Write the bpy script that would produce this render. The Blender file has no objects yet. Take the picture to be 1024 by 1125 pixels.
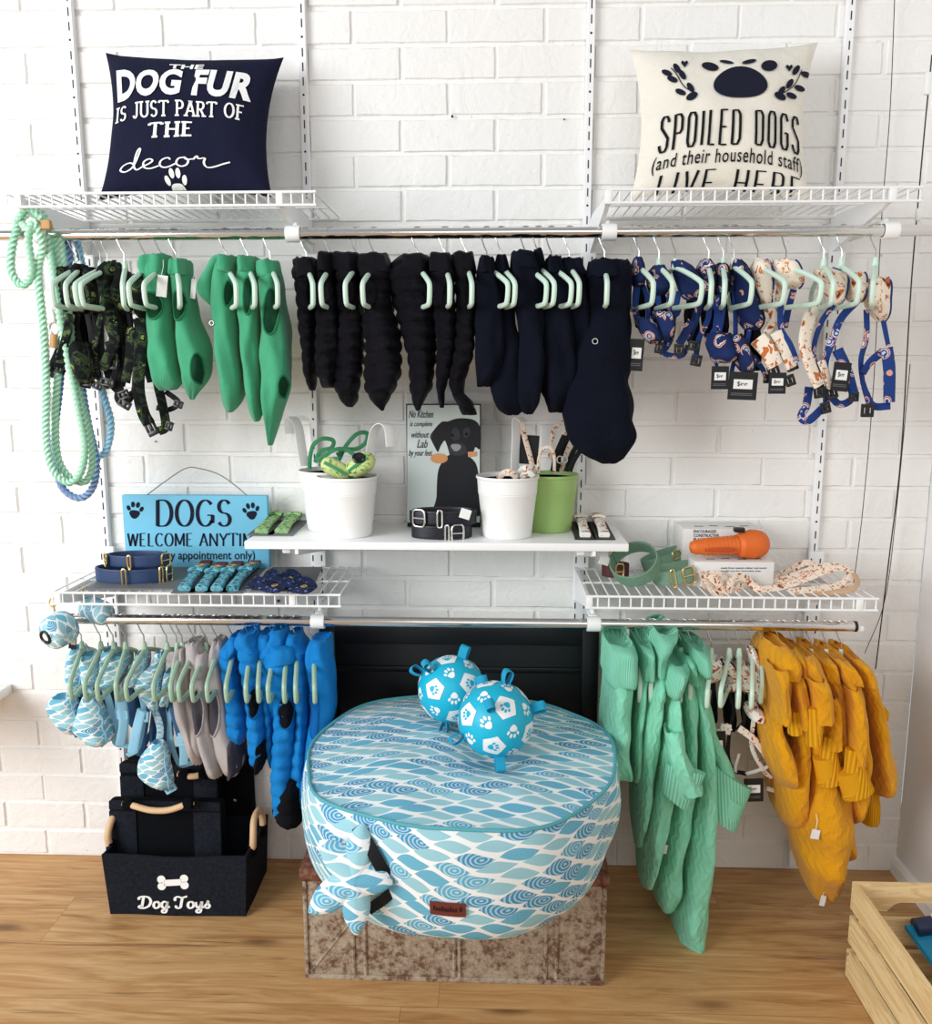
import bpy, bmesh, math, random
from math import sin, cos, pi, radians, atan2, sqrt, tan
from mathutils import Vector as V, Matrix, noise as mnoise
from mathutils.geometry import tessellate_polygon

scene = bpy.context.scene
COL = scene.collection

# ------------------------------------------------------------------ camera, light, exposure
FPX, PITCH, YAW = 914.0, radians(9.3), radians(1.9)
CAM = V((0.0, -2.25, 1.417))
cd = bpy.data.cameras.new('camera'); cam = bpy.data.objects.new('camera', cd); COL.objects.link(cam)
cam.location = CAM; cam.rotation_euler = (pi/2 - PITCH, 0, YAW)
cd.sensor_fit = 'HORIZONTAL'; cd.sensor_width = 36.0; cd.lens = 36.0*FPX/1024.0
cd.clip_start = 0.05; cd.clip_end = 60
scene.camera = cam
scene.view_settings.view_transform = 'Standard'
scene.view_settings.look = 'None'
scene.view_settings.gamma = 1.0
scene.view_settings.use_curve_mapping = False
scene.view_settings.exposure = 0.36

w = bpy.data.worlds.new('daylight'); scene.world = w; w.use_nodes = True
bgn = w.node_tree.nodes['Background']
bgn.inputs[0].default_value = (0.93, 0.97, 1.0, 1); bgn.inputs[1].default_value = 0.36

def area_light(name, loc, target, sx, sy, power, color=(1, 1, 1)):
    ld = bpy.data.lights.new(name, 'AREA'); ld.shape = 'RECTANGLE'; ld.size = sx; ld.size_y = sy
    ld.energy = power; ld.color = color
    o = bpy.data.objects.new(name, ld); COL.objects.link(o); o.location = loc
    d = V(target) - V(loc); o.rotation_euler = d.to_track_quat('-Z', 'Y').to_euler()
    return o
area_light('window_daylight', (-3.1, -3.0, 2.0), (-0.2, 0, 1.0), 2.2, 2.2, 118, (0.95, 0.98, 1.0))
area_light('shopfront_daylight', (0.6, -4.6, 2.9), (0.1, 0, 1.1), 2.6, 1.6, 26, (1.0, 0.95, 0.9))

def ray(px, py):
    x = (px-512)/FPX; y = -(py-562.5)/FPX
    f = V((-sin(YAW)*cos(PITCH), cos(YAW)*cos(PITCH), -sin(PITCH)))
    r = V((cos(YAW), sin(YAW), 0)); u = r.cross(f)
    return f + r*x + u*y
def P(px, py, Y=0.0):            # the point of the plane y = Y seen there in the photograph
    d = ray(px, py); return CAM + d*((Y-CAM.y)/d.y)
def PZ(px, py, Z=0.0):
    d = ray(px, py); return CAM + d*((Z-CAM.z)/d.z)
def pxs(Y=-0.25):                # metres per photo pixel near that depth
    return (Y-CAM.y)/FPX*1.0

# ------------------------------------------------------------------ node material helper
class X:
    def __init__(s, nt, k): s.nt = nt; s.k = k
    def m(s, op, *a):
        n = s.nt.nodes.new('ShaderNodeMath'); n.operation = op
        for i, v in enumerate((s,)+a):
            if isinstance(v, X): s.nt.links.new(v.k, n.inputs[i])
            else: n.inputs[i].default_value = v
        return X(s.nt, n.outputs[0])
    def __add__(s, o): return s.m('ADD', o)
    def __sub__(s, o): return s.m('SUBTRACT', o)
    def __mul__(s, o): return s.m('MULTIPLY', o)
    def __truediv__(s, o): return s.m('DIVIDE', o)
    def gt(s, o): return s.m('GREATER_THAN', o)
    def lt(s, o): return s.m('LESS_THAN', o)
    def sin(s): return s.m('SINE')
    def abs(s): return s.m('ABSOLUTE')
    def floor(s): return s.m('FLOOR')
    def mod(s, o): return s.m('FLOORED_MODULO', o)
    def pow(s, o): return s.m('POWER', o)
    def sstep(s, a, b):
        n = s.nt.nodes.new('ShaderNodeMapRange'); n.interpolation_type = 'SMOOTHSTEP'
        s.nt.links.new(s.k, n.inputs[0]); n.inputs[1].default_value = a; n.inputs[2].default_value = b
        return X(s.nt, n.outputs[0])

class NM:
    def __init__(s, name, rough=0.8, spec=0.3, metal=0.0):
        s.mat = bpy.data.materials.new(name); s.mat.use_nodes = True
        s.nt = s.mat.node_tree; s.b = s.nt.nodes['Principled BSDF']
        s.b.inputs['Roughness'].default_value = rough
        s.b.inputs['Specular IOR Level'].default_value = spec
        s.b.inputs['Metallic'].default_value = metal
        s.tc = s.nt.nodes.new('ShaderNodeTexCoord')
    def uv(s):
        n = s.nt.nodes.new('ShaderNodeSeparateXYZ'); s.nt.links.new(s.tc.outputs['UV'], n.inputs[0])
        return X(s.nt, n.outputs[0]), X(s.nt, n.outputs[1])
    def obj(s):
        n = s.nt.nodes.new('ShaderNodeSeparateXYZ'); s.nt.links.new(s.tc.outputs['Object'], n.inputs[0])
        return [X(s.nt, n.outputs[i]) for i in range(3)]
    def vec(s, x, y, z=0.0):
        n = s.nt.nodes.new('ShaderNodeCombineXYZ')
        for i, v in enumerate((x, y, z)):
            if isinstance(v, X): s.nt.links.new(v.k, n.inputs[i])
            else: n.inputs[i].default_value = v
        return X(s.nt, n.outputs[0])
    def ov(s): return X(s.nt, s.tc.outputs['Object'])
    def uvv(s): return X(s.nt, s.tc.outputs['UV'])
    def noise(s, v, scale, detail=3, rough=0.5, dist=0.0):
        n = s.nt.nodes.new('ShaderNodeTexNoise'); s.nt.links.new(v.k, n.inputs['Vector'])
        n.inputs['Scale'].default_value = scale; n.inputs['Detail'].default_value = detail
        n.inputs['Roughness'].default_value = rough; n.inputs['Distortion'].default_value = dist
        return X(s.nt, n.outputs[0])
    def voro(s, v, scale, out=0, feat='F1', rnd=1.0):
        n = s.nt.nodes.new('ShaderNodeTexVoronoi'); n.feature = feat; s.nt.links.new(v.k, n.inputs['Vector'])
        n.inputs['Scale'].default_value = scale; n.inputs['Randomness'].default_value = rnd
        return X(s.nt, n.outputs[out])
    def white(s, v):
        n = s.nt.nodes.new('ShaderNodeTexWhiteNoise'); n.noise_dimensions = '3D'; s.nt.links.new(v.k, n.inputs['Vector'])
        return X(s.nt, n.outputs[0])
    def mix(s, f, a, b):
        n = s.nt.nodes.new('ShaderNodeMix'); n.data_type = 'RGBA'
        for i, v in ((0, f), (6, a), (7, b)):
            if isinstance(v, X): s.nt.links.new(v.k, n.inputs[i])
            elif i == 0: n.inputs[0].default_value = v
            else: n.inputs[i].default_value = (*v, 1)
        return X(s.nt, n.outputs[2])
    def ramp(s, f, stops, const=False):
        n = s.nt.nodes.new('ShaderNodeValToRGB'); s.nt.links.new(f.k, n.inputs[0]); r = n.color_ramp
        if const: r.interpolation = 'CONSTANT'
        while len(r.elements) < len(stops): r.elements.new(0.5)
        for e, (p, c) in zip(r.elements, stops): e.position = p; e.color = (*c, 1)
        return X(s.nt, n.outputs[0])
    def color(s, c):
        if isinstance(c, X): s.nt.links.new(c.k, s.b.inputs['Base Color'])
        else: s.b.inputs['Base Color'].default_value = (*c, 1)
        return s
    def rough(s, r): s.nt.links.new(r.k, s.b.inputs['Roughness']); return s
    def bump(s, h, strength=0.5, dist=0.002):
        n = s.nt.nodes.new('ShaderNodeBump'); n.inputs['Strength'].default_value = strength
        n.inputs['Distance'].default_value = dist; s.nt.links.new(h.k, n.inputs['Height'])
        s.nt.links.new(n.outputs[0], s.b.inputs['Normal']); return s

def hx(h):                       # '#rrggbb' of the photo to linear
    c = [int(h[i:i+2], 16)/255 for i in (1, 3, 5)]
    return tuple(x/12.92 if x < 0.04045 else ((x+0.055)/1.055)**2.4 for x in c)
def sc(c, k): return tuple(min(1, x*k) for x in c)

def simple(name, col, rough=0.5, spec=0.4, metal=0.0, var=0.06, nscale=40, bump=0.0):
    m = NM(name, rough, spec, metal); c = hx(col) if isinstance(col, str) else col
    n = m.noise(m.ov(), nscale, 3)
    m.color(m.mix(n, sc(c, 1-var), sc(c, 1+var)))
    if bump: m.bump(n, bump, 0.002)
    return m.mat
def fabric(name, col, weave=900, var=0.10, bump=0.25, rough=0.92, sheen=0.0, fold=0.35):
    m = NM(name, rough, 0.15); c = hx(col) if isinstance(col, str) else col
    u, v = m.uv()
    n = m.noise(m.ov(), 22, 4)
    m.color(m.mix(n, sc(c, 1-var), sc(c, 1+var)))
    wv = (u*weave).sin()*(v*weave).sin()
    big = m.noise(m.ov(), 30, 3, 0.55, 0.6)
    m.bump(wv*0.10 + big*fold*3.0, bump*1.7, 0.009)
    if sheen: m.b.inputs['Sheen Weight'].default_value = sheen
    return m.mat

def leaf_mat(name, a=0.082, b=0.021, pale='#96c9d4', mid='#62aeca', deep='#4795bb', bg='#f1f3f2', warp=0.28):
    m = NM(name, 0.85, 0.2); u, v = m.uv()
    wn = m.noise(m.uvv(), 5.0, 2); wn2 = m.noise(m.uvv(), 3.1, 2)
    y = v/b + (wn-0.5)*warp*9.0
    x = u/a + (wn2-0.5)*warp*5.0
    # two candidate lattices: even rows, odd rows
    def cell(off):
        yy = y*0.5 + off*0.5
        r = (yy+0.5).floor(); ly = (yy - r)*2.0          # -1..1 in rows
        xx = x + off*0.5; cx = (xx+0.5).floor(); lx = xx - cx
        lyw = ly + (lx*6.2832).sin()*0.07
        prof = ((lx.abs()*2.12).pow(1.75)*-1.0 + 1.0)*0.66
        rnd = m.white(m.vec(cx + off*17.3, r*1.37 + off*3.1, 0.5))
        rn2 = m.white(m.vec(cx*2.3 + off*5.7, r*3.1 + off*1.9, 2.5))
        lyw = lyw + (rnd-0.5)*0.16 + lx*(rn2-0.42)*0.62
        inside = prof*(rnd*0.22+0.88) - lyw.abs()
        cxo = lx - (rnd-0.5)*0.5
        rings = ((cxo*cxo*(a/b*a/b)*0.30 + ly*ly*1.0).pow(0.5)*26.0).sin().gt(0.35)
        veins = ((lx*1.2 + ly.abs()*0.9)*46.0).sin().gt(0.80)
        col = m.ramp(rnd, [(0, hx(pale)), (0.36, hx(pale)), (0.40, hx(mid)), (0.72, hx(mid)), (0.76, hx(deep))], True)
        ringed = rnd.gt(0.62)
        c2 = m.mix(rings*ringed*0.55, col, hx('#e6f1f3'))
        c3 = m.mix(veins*rnd.lt(0.62)*0.28, c2, hx('#dcecee'))
        return inside, c3
    i0, c0 = cell(0.0); i1, c1 = cell(1.0)
    base = m.mix(i0.sstep(0.0, 0.07), hx(bg), c0)
    full = m.mix(i1.sstep(0.0, 0.07), base, c1)
    cl = m.noise(m.uvv(), 9, 3)
    m.color(full)
    wv = (u*2600).sin()*(v*2600).sin()
    m.bump(wv*0.05 + cl*0.8, 0.35, 0.006)
    return m.mat

def blob_mat(name, stops, scale=60, rough=0.85, detail=2, dist=0.8):
    m = NM(name, rough, 0.2)
    n = m.noise(m.ov(), scale, detail, 0.5, dist)
    m.color(m.ramp(n, [(p, hx(c)) for p, c in stops], True))
    m.bump(m.noise(m.ov(), 350, 2), 0.2, 0.002)
    return m.mat

def rainbow_mat(name, base, arcs, scale=38):
    m = NM(name, 0.8, 0.25); v = m.ov()
    d = m.voro(v, scale, 0)
    r1 = d.gt(0.22)*d.lt(0.30); r2 = d.gt(0.34)*d.lt(0.41); r0 = d.lt(0.14)
    side = m.noise(v, 60, 1).gt(0.46)
    c = m.mix(r1*side, hx(base), hx(arcs[0])); c = m.mix(r2*side, c, hx(arcs[1])); c = m.mix(r0*side, c, hx(arcs[2]))
    m.color(c); m.bump(m.noise(v, 300, 2), 0.2, 0.002)
    return m.mat

def knit_mat(name, col):
    m = NM(name, 0.95, 0.1); c = hx(col); u, v = m.uv()
    # cable columns and fine rib
    cab = (u*95.0 + (v*150.0).sin()*0.8).sin().abs()
    rib = (u*620.0).sin()*0.5 + (v*900.0).sin()*0.3
    n = m.noise(m.ov(), 25, 3)
    m.color(m.mix(n, sc(c, 0.86), sc(c, 1.12)))
    m.bump(cab*0.7 + rib*0.14 + n*0.8, 0.5, 0.006)
    m.b.inputs['Sheen Weight'].default_value = 0.15
    return m.mat
def rib_mat(name, col):
    m = NM(name, 0.95, 0.1); c = hx(col); u, v = m.uv()
    rib = (u*900.0).sin()
    m.color(m.mix(rib.sstep(-1, 1), sc(c, 0.74), sc(c, 1.08)))
    m.bump(rib*0.6, 0.5, 0.004)
    return m.mat
def rope_mat(name, c1, c2):
    m = NM(name, 0.9, 0.15); u, v = m.uv()
    st = (u*6.2832*3.0 - v*(2*pi/0.0125)).sin()
    m.color(m.mix(st.sstep(-0.4, 0.6), hx(c1), hx(c2)))
    m.bump((u*6.2832*12 + v*1500).sin(), 0.25, 0.001)
    return m.mat

def floor_mat():
    m = NM('oak_laminate', 0.42, 0.35)
    x, y, z = m.obj()
    PW, PL = 0.19, 1.28
    row = (y/PW).floor()
    off = m.white(m.vec(row, 3.7, 0.0))
    xs = x/PL + off
    pl = xs.floor()
    rid = m.white(m.vec(row, pl, 1.0))
    fx = xs - pl; fy = y/PW - row
    gap = (fy.lt(0.012)) .m('MAXIMUM', fx.lt(0.0018))
    gv = m.vec(x*1.6 + rid*9.0, y*16.0 + rid*5.0, rid*7.0)
    g1 = m.noise(gv, 1.7, 6, 0.62, 1.6)
    g2 = m.noise(m.vec(x*3.0, y*130.0, rid*3.0), 1.0, 3, 0.6)
    kv = m.vec(x*2.4 + rid*4.0, y*7.5, rid*5.0)
    kd = m.voro(kv, 1.0, 0)
    knot = kd.sstep(0.19, 0.04)
    halo = kd.sstep(0.40, 0.05)
    base = m.ramp(g1, [(0.22, hx('#8a5f38')), (0.40, hx('#b98a58')), (0.56, hx('#cda26e')), (0.80, hx('#dfbc8d'))])
    c = m.mix(g2.sstep(0.50, 0.78)*0.34, base, hx('#87592f'))
    g3 = m.noise(m.vec(x*5.0, y*60.0, rid*11.0), 1.0, 4, 0.65, 0.5)
    c = m.mix(g3.sstep(0.56, 0.76)*0.42, c, hx('#7d5129'))
    c = m.mix(rid*0.22, c, hx('#b07f4c'))
    c = m.mix(halo*0.35, c, hx('#9a6a3c'))
    c = m.mix(knot*0.75, c, hx('#4f321c'))
    crack = m.noise(m.vec(x*2.0, y*30.0, 4.0), 1.3, 4, 0.6, 0.8).sstep(0.61, 0.70)
    c = m.mix(crack*0.55, c, hx('#6b4525'))
    c = m.mix(gap*0.38, c, hx('#6d4a2c'))
    m.color(c); m.rough(g1*0.15 + 0.36)
    m.bump(g2*0.2 - gap*1.0, 0.12, 0.002)
    return m.mat

def pine_mat():
    m = NM('pine_wood', 0.6, 0.3); u, v = m.uv()
    wv = m.noise(m.vec(u*3.0, v*30.0, 0.0), 1.2, 3, 0.5, 1.2)
    rings = ((wv*26.0).sin()*0.5 + 0.5).sstep(0.25, 0.95)
    c = m.mix(rings*0.5, hx('#f0d3a0'), hx('#d3a76c'))
    kd = m.voro(m.vec(u*6.0, v*14.0, 0.0), 1.0, 0).sstep(0.12, 0.02)
    m.color(m.mix(kd*0.7, c, hx('#8d5a2d'))); m.bump(rings, 0.06, 0.002)
    return m.mat
def rust_mat(name, k=1.0):
    m = NM(name, 0.75, 0.25, 0.0); v = m.ov()
    n1 = m.noise(v, 13, 8, 0.68, 0.4); n2 = m.noise(v, 55, 5, 0.7); n3 = m.noise(v, 130, 3, 0.7)
    c = m.ramp(n1*0.38 + n2*0.62, [(0.33, sc(hx('#5a4334'), k)), (0.43, sc(hx('#6b5140'), k)), (0.50, sc(hx('#948371'), k)), (0.60, sc(hx('#a99b87'), k)), (0.72, sc(hx('#7d6b59'), k))])
    c = m.mix(n3.sstep(0.58, 0.70)*0.65, c, hx('#4b372b'))
    m.color(c); m.bump(n2*0.6 + n3*0.5, 0.4, 0.004)
    return m.mat
def rustdark_mat():
    m = NM('rusted_edge', 0.7, 0.3); v = m.ov(); n = m.noise(v, 60, 6, 0.7)
    m.color(m.ramp(n, [(0.3, hx('#3a2019')), (0.5, hx('#6a3f31')), (0.62, hx('#87604f')), (0.75, hx('#5a3a30'))])); m.bump(n, 0.4, 0.003)
    return m.mat
def wall_mat(name, col, pit=True):
    m = NM(name, 0.62, 0.3); v = m.ov(); c = hx(col)
    n = m.noise(v, 3.0, 3); f = m.noise(v, 60, 4, 0.6); g = m.noise(v, 14, 4, 0.6, 0.8)
    base = m.mix(n, sc(c, 0.97), sc(c, 1.02))
    if pit:
        x, y, z = m.obj()
        sp = m.noise(v, 75, 2, 0.5).sstep(0.735, 0.775)
        low = z.sstep(0.45, 0.0)*0.55 + 0.30
        base = m.mix(sp*low, base, hx('#5d5a58'))
    m.color(base); m.bump(f*0.5 + g*1.4, 0.6 if pit else 0.1, 0.006)
    return m.mat

M = {}
def mats():
    M['wall'] = wall_mat('white_painted_brick', '#f1efec'); M['plaster'] = wall_mat('white_plaster', '#eceae9', False)
    M['floor'] = floor_mat(); M['white_metal'] = simple('white_powder_coat', '#f2f2f2', 0.4, 0.4, var=0.02)
    M['white_gloss'] = simple('white_laminate', '#f6f6f5', 0.3, 0.4, var=0.015); M['white_plastic'] = simple('white_plastic', '#f0f0ee', 0.4, 0.4, var=0.02)
    M['slot'] = simple('slot_shadow', '#33333a', 0.8); M['black_cord'] = simple('black_cord', '#2a2a2c', 0.6)
    m = NM('chrome_tube', 0.16, 0.5, 1.0); m.color((0.72, 0.69, 0.66)); M['chrome'] = m.mat
    m = NM('hook_steel', 0.25, 0.5, 1.0); m.color((0.55, 0.55, 0.56)); M['wire'] = m.mat
    m = NM('brass', 0.25, 0.5, 1.0); m.color((0.85, 0.62, 0.26)); M['brass'] = m.mat
    m = NM('silver', 0.25, 0.5, 1.0); m.color((0.82, 0.80, 0.76)); M['silver'] = m.mat
    M['mint'] = simple('mint_plastic', '#cfe6d6', 0.4, 0.4, var=0.02); M['sage'] = simple('sage_plastic', '#a3c0a8', 0.4, 0.4, var=0.03)
    M['navy_cloth'] = fabric('navy_cushion_cotton', '#1a1c33', 1500, 0.08, 0.3); M['cream_cloth'] = fabric('cream_cushion_cotton', '#efe9dc', 1500, 0.04, 0.3)
    M['ink_white'] = simple('white_print', '#f4f4f2', 0.8, 0.2, var=0.02); M['ink_navy'] = simple('navy_print', '#191a2c', 0.8, 0.2, var=0.03)
    M['ink_black'] = simple('black_print', '#141416', 0.8, 0.2, var=0.03); M['ink_grey'] = simple('grey_print', '#4b5057', 0.8, 0.2)
    M['green_fleece'] = fabric('green_fleece', '#46a279', 1100, 0.12, 0.3, sheen=0.2); M['green_trim'] = fabric('green_trim', '#2f8259', 1100, 0.08)
    M['green_dark'] = fabric('green_opening_shade', '#14402c', 1100, 0.1); M['black_lining'] = fabric('black_lining', '#0d0e14', 1100, 0.1)  # dark green paints the shaded inside of the green vest openings
    M['puffer'] = fabric('black_quilted_nylon', '#100e16', 1400, 0.15, 0.6, 0.5); M['navy_knit'] = fabric('navy_jersey', '#0a0e1c', 900, 0.15, 0.35, 0.95)
    M['grey_fleece'] = fabric('grey_fleece', '#b5adac', 1100, 0.08, 0.3); M['grey_dark'] = fabric('dark_grey_fleece', '#46434a', 1100, 0.1)
    M['blue_puffer'] = fabric('blue_quilted_nylon', '#1583cf', 1400, 0.10, 0.4, 0.5); M['blue_trim'] = fabric('blue_binding', '#0d5fa8', 1400, 0.1)
    M['mint_knit'] = knit_mat('mint_cable_knit', '#8ad8b8'); M['mint_rib'] = rib_mat('mint_rib_knit', '#8edbbc')
    M['must_knit'] = knit_mat('mustard_cable_knit', '#dd9a1a'); M['must_rib'] = rib_mat('mustard_rib_knit', '#e09f1e')
    M['camo'] = blob_mat('dark_camouflage', [(0, '#0c0e10'), (0.47, '#1d2a22'), (0.54, '#3b4a2e'), (0.60, '#10120f'), (0.66, '#7d8a4c'), (0.72, '#15201b')], 34)
    M['camo_strap'] = blob_mat('camouflage_webbing', [(0, '#0d0f10'), (0.48, '#233025'), (0.57, '#5b6b45'), (0.64, '#131815')], 45)
    M['black_web'] = simple('black_webbing', '#101114', 0.7, 0.3); M['black_plastic'] = simple('black_plastic', '#0d0d0f', 0.35, 0.5)
    M['blue_rain'] = rainbow_mat('blue_rainbow_print', '#16295a', ('#dfd3cf', '#e0a58d', '#9fb4dd'), 30); M['blue_web'] = rainbow_mat('blue_webbing', '#1d3b7c', ('#d9c9cc', '#d79d86', '#b9c7e2'), 30)
    M['floral'] = blob_mat('cream_floral_print', [(0, '#5d3a2c'), (0.30, '#c9703c'), (0.385, '#efe4d3'), (0.56, '#f1e7d7'), (0.62, '#cf7d48'), (0.66, '#efe3d0'), (0.72, '#3a3338')], 42)
    M['floral_white'] = blob_mat('white_floral_print', [(0, '#2d2b2d'), (0.33, '#c96a3e'), (0.40, '#f3efe9'), (0.57, '#f5f1ec'), (0.62, '#d2855a'), (0.68, '#efe9e2')], 55)
    M['floral_band'] = blob_mat('floral_leather', [(0, '#8a5138'), (0.34, '#d99a73'), (0.41, '#f0dfcd'), (0.56, '#f2e4d4'), (0.63, '#c9805a'), (0.69, '#5d473d')], 90)
    M['leaf'] = leaf_mat('blue_leaf_print'); M['leaf_small'] = leaf_mat('blue_leaf_print_small', 0.040, 0.0125)
    M['leaf_tiny'] = leaf_mat('pale_leaf_print', 0.020, 0.006, '#a9d0dc', '#79b4d0', '#6a9fc4', '#cfe2e6')
    M['teal_pipe'] = fabric('teal_piping', '#63b3bf', 1500); M['aqua'] = fabric('pale_blue_webbing', '#8fc3dc', 1500); M['aqua_dark'] = fabric('denim_blue_lining', '#3f6287', 1500)
    M['ball'] = simple('turquoise_rubber', '#12b2d2', 0.45, 0.4, var=0.03); M['ball_white'] = simple('white_rubber', '#f1f2f2', 0.45, 0.4, var=0.02); M['ball_seam'] = simple('seam_grey', '#4d8fa0', 0.6)
    M['ribbon'] = fabric('turquoise_ribbon', '#2aa0c6', 2000)
    M['felt'] = simple('black_felt', '#1d2027', 0.98, 0.1, var=0.75, nscale=120, bump=0.6); M['felt_dark'] = simple('dark_felt', '#0d0e12', 0.98, 0.1, var=0.4, nscale=160, bump=0.6)
    M['beech'] = simple('beech_handle', '#d9b48c', 0.5, 0.35, var=0.08, nscale=25); M['pine'] = pine_mat()
    M['rust'] = rust_mat('rusty_trunk_metal', 1.12); M['rust_edge'] = rustdark_mat(); M['blackboard'] = simple('black_scuffed_wood', '#0c0c10', 0.4, 0.4, var=0.5, nscale=12, bump=0.1)
    M['sign_blue'] = simple('sign_blue_paint', '#74bfdd', 0.6, 0.3, var=0.07, nscale=14); M['sign_edge'] = simple('sign_edge_grey', '#8f9296', 0.7); M['twine'] = simple('twine', '#8d8577', 0.9)
    M['picture'] = simple('pale_printed_tin', '#c8d3d0', 0.4, 0.4, var=0.04, nscale=8); M['dog_black'] = simple('black_coat_print', '#16171d', 0.5, 0.3, var=0.4, nscale=50)
    M['dog_grey'] = simple('grey_coat_print', '#2f3138', 0.5, 0.3, var=0.2); M['spoon'] = simple('wooden_spoon_print', '#c98d5d', 0.5); M['nose'] = simple('nose_print', '#8a8c93', 0.4)
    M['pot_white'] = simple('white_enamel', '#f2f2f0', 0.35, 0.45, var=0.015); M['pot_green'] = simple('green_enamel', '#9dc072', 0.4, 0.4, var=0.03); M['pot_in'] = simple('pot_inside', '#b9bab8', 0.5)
    M['lead_green'] = fabric('green_lead_webbing', '#4c9469', 1500); M['lime_print'] = blob_mat('lime_print', [(0, '#5b8a4a'), (0.36, '#b9cf7b'), (0.44, '#d5e29a'), (0.58, '#cbdc8e'), (0.66, '#8fb062')], 60)
    M['green_print'] = blob_mat('green_bow_print', [(0, '#41643f'), (0.4, '#8fb57c'), (0.58, '#a9c98f'), (0.66, '#5d8a58')], 90)
    M['card_grey'] = simple('grey_card', '#6d6e72', 0.6); M['card_black'] = simple('black_card', '#141416', 0.5); M['card_white'] = simple('white_label', '#e9e9e6', 0.6)
    M['kraft'] = simple('tan_leather_tag', '#c79a68', 0.7); M['navy_leather'] = simple('navy_leather', '#2b4066', 0.5, 0.4, var=0.2, nscale=60, bump=0.15)
    M['black_leather'] = simple('black_navy_leather', '#141822', 0.45, 0.45, var=0.25, nscale=60, bump=0.15); M['green_leather'] = simple('sage_leather', '#74957f', 0.6, 0.3, var=0.2, nscale=60, bump=0.15)
    M['maroon'] = simple('maroon_leather', '#55282a', 0.6); M['tan_edge'] = simple('tan_leather_back', '#c9a583', 0.7)
    M['box_white'] = simple('white_cardboard', '#e3e1dd', 0.65, 0.3, var=0.03); M['orange'] = simple('orange_rubber', '#dd6a24', 0.5, 0.4, var=0.06); M['orange_dark'] = simple('burnt_orange_rubber', '#b94a17', 0.5)
    M['bag_tag'] = simple('brown_leather_patch', '#6b3028', 0.6); M['blue_card'] = simple('blue_packaging', '#1788b4', 0.4, 0.4); M['navy_pack'] = simple('navy_packaging', '#1b2a4a', 0.4, 0.4)
    M['red_pack'] = simple('red_packaging', '#b72a35', 0.4); M['teal_print'] = blob_mat('teal_bow_print', [(0, '#275a6d'), (0.4, '#5aa3b4'), (0.55, '#86bccb'), (0.66, '#3d8093')], 90)
    M['navy_print_cloth'] = blob_mat('navy_star_print', [(0, '#c9b071'), (0.30, '#1d2746'), (0.58, '#27355e'), (0.68, '#8d9bd0')], 110)
    M['rope_mint'] = rope_mat('mint_rope', '#8ccfb0', '#d3ecd6'); M['rope_pale'] = rope_mat('pale_blue_rope', '#7cc0e8', '#b9dff2'); M['rope_slate'] = rope_mat('slate_blue_rope', '#5f7fae', '#93abcf')
mats()
# ------------------------------------------------------------------ objects and tags
def tag(o, label=None, cat=None, group=None, kind=None):
    if label: o['label'] = label
    if cat: o['category'] = cat
    if group: o['group'] = group
    if kind: o['kind'] = kind
    return o
def thing(name, label, cat, loc, group=None):
    o = bpy.data.objects.new(name, None); COL.objects.link(o); o.location = loc; o.empty_display_size = 0.02
    return tag(o, label, cat, group)
def wloc(o):
    p = V((0, 0, 0))
    while o: p = p + o.location; o = o.parent
    return p
def copy_thing(root, loc, rotz):
    r = root.copy(); COL.objects.link(r); r.location = loc; r.rotation_euler = (0, 0, rotz)
    for ch in list(root.children):
        c = ch.copy(); COL.objects.link(c); c.parent = r
        for g in ch.children:
            d = g.copy(); COL.objects.link(d); d.parent = c
    return r

class MB:
    def __init__(s): s.v = []; s.f = []; s.uv = []; s.mi = []
    def add(s, vs, fs, uvs=None, mi=0):
        b = len(s.v); s.v += [V(v) for v in vs]
        s.uv += uvs if uvs else [None]*len(vs)
        for f in fs: s.f.append([i+b for i in f]); s.mi.append(mi)
        return s
    def build(s, name, mat, parent=None, smooth=True, angle=40, origin=None):
        me = bpy.data.meshes.new(name)
        if parent is not None: org = wloc(parent)
        elif origin is not None: org = V(origin)
        else:
            xs = [v.x for v in s.v]; ys = [v.y for v in s.v]
            org = V(((min(xs)+max(xs))/2, (min(ys)+max(ys))/2, min(v.z for v in s.v)))
        me.from_pydata([v-org for v in s.v], [], s.f)
        ms = mat if isinstance(mat, (list, tuple)) else [mat]
        for m in ms: me.materials.append(M[m] if isinstance(m, str) else m)
        for p, i in zip(me.polygons, s.mi): p.material_index = i; p.use_smooth = smooth
        if any(u is not None for u in s.uv):
            ul = me.uv_layers.new(name='UVMap')
            for lp in me.loops:
                u = s.uv[lp.vertex_index]; ul.data[lp.index].uv = u if u is not None else (0, 0)
        else:
            ul = me.uv_layers.new(name='UVMap')
            for p in me.polygons:
                n = p.normal
                for li in p.loop_indices:
                    c = me.vertices[me.loops[li].vertex_index].co
                    a = max(range(3), key=lambda k: abs(n[k]))
                    ul.data[li].uv = (c.y, c.z) if a == 0 else ((c.x, c.z) if a == 1 else (c.x, c.y))
        me.validate(); me.update()
        if smooth: me.set_sharp_from_angle(angle=radians(angle))
        o = bpy.data.objects.new(name, me); COL.objects.link(o)
        if parent is not None: o.parent = parent
        else: o.location = org
        return o

def box(mb, c, s, bevel=0.0, R=None, mi=0):
    bm = bmesh.new(); bmesh.ops.create_cube(bm, size=1.0)
    for v in bm.verts: v.co = V((v.co.x*s[0], v.co.y*s[1], v.co.z*s[2]))
    if bevel: bmesh.ops.bevel(bm, geom=list(bm.edges), offset=bevel, segments=2, affect='EDGES', profile=0.5)
    bm.verts.index_update()
    vs = [(R @ v.co if R else v.co) + V(c) for v in bm.verts]
    mb.add(vs, [[v.index for v in f.verts] for f in bm.faces], None, mi); bm.free(); return mb

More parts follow.
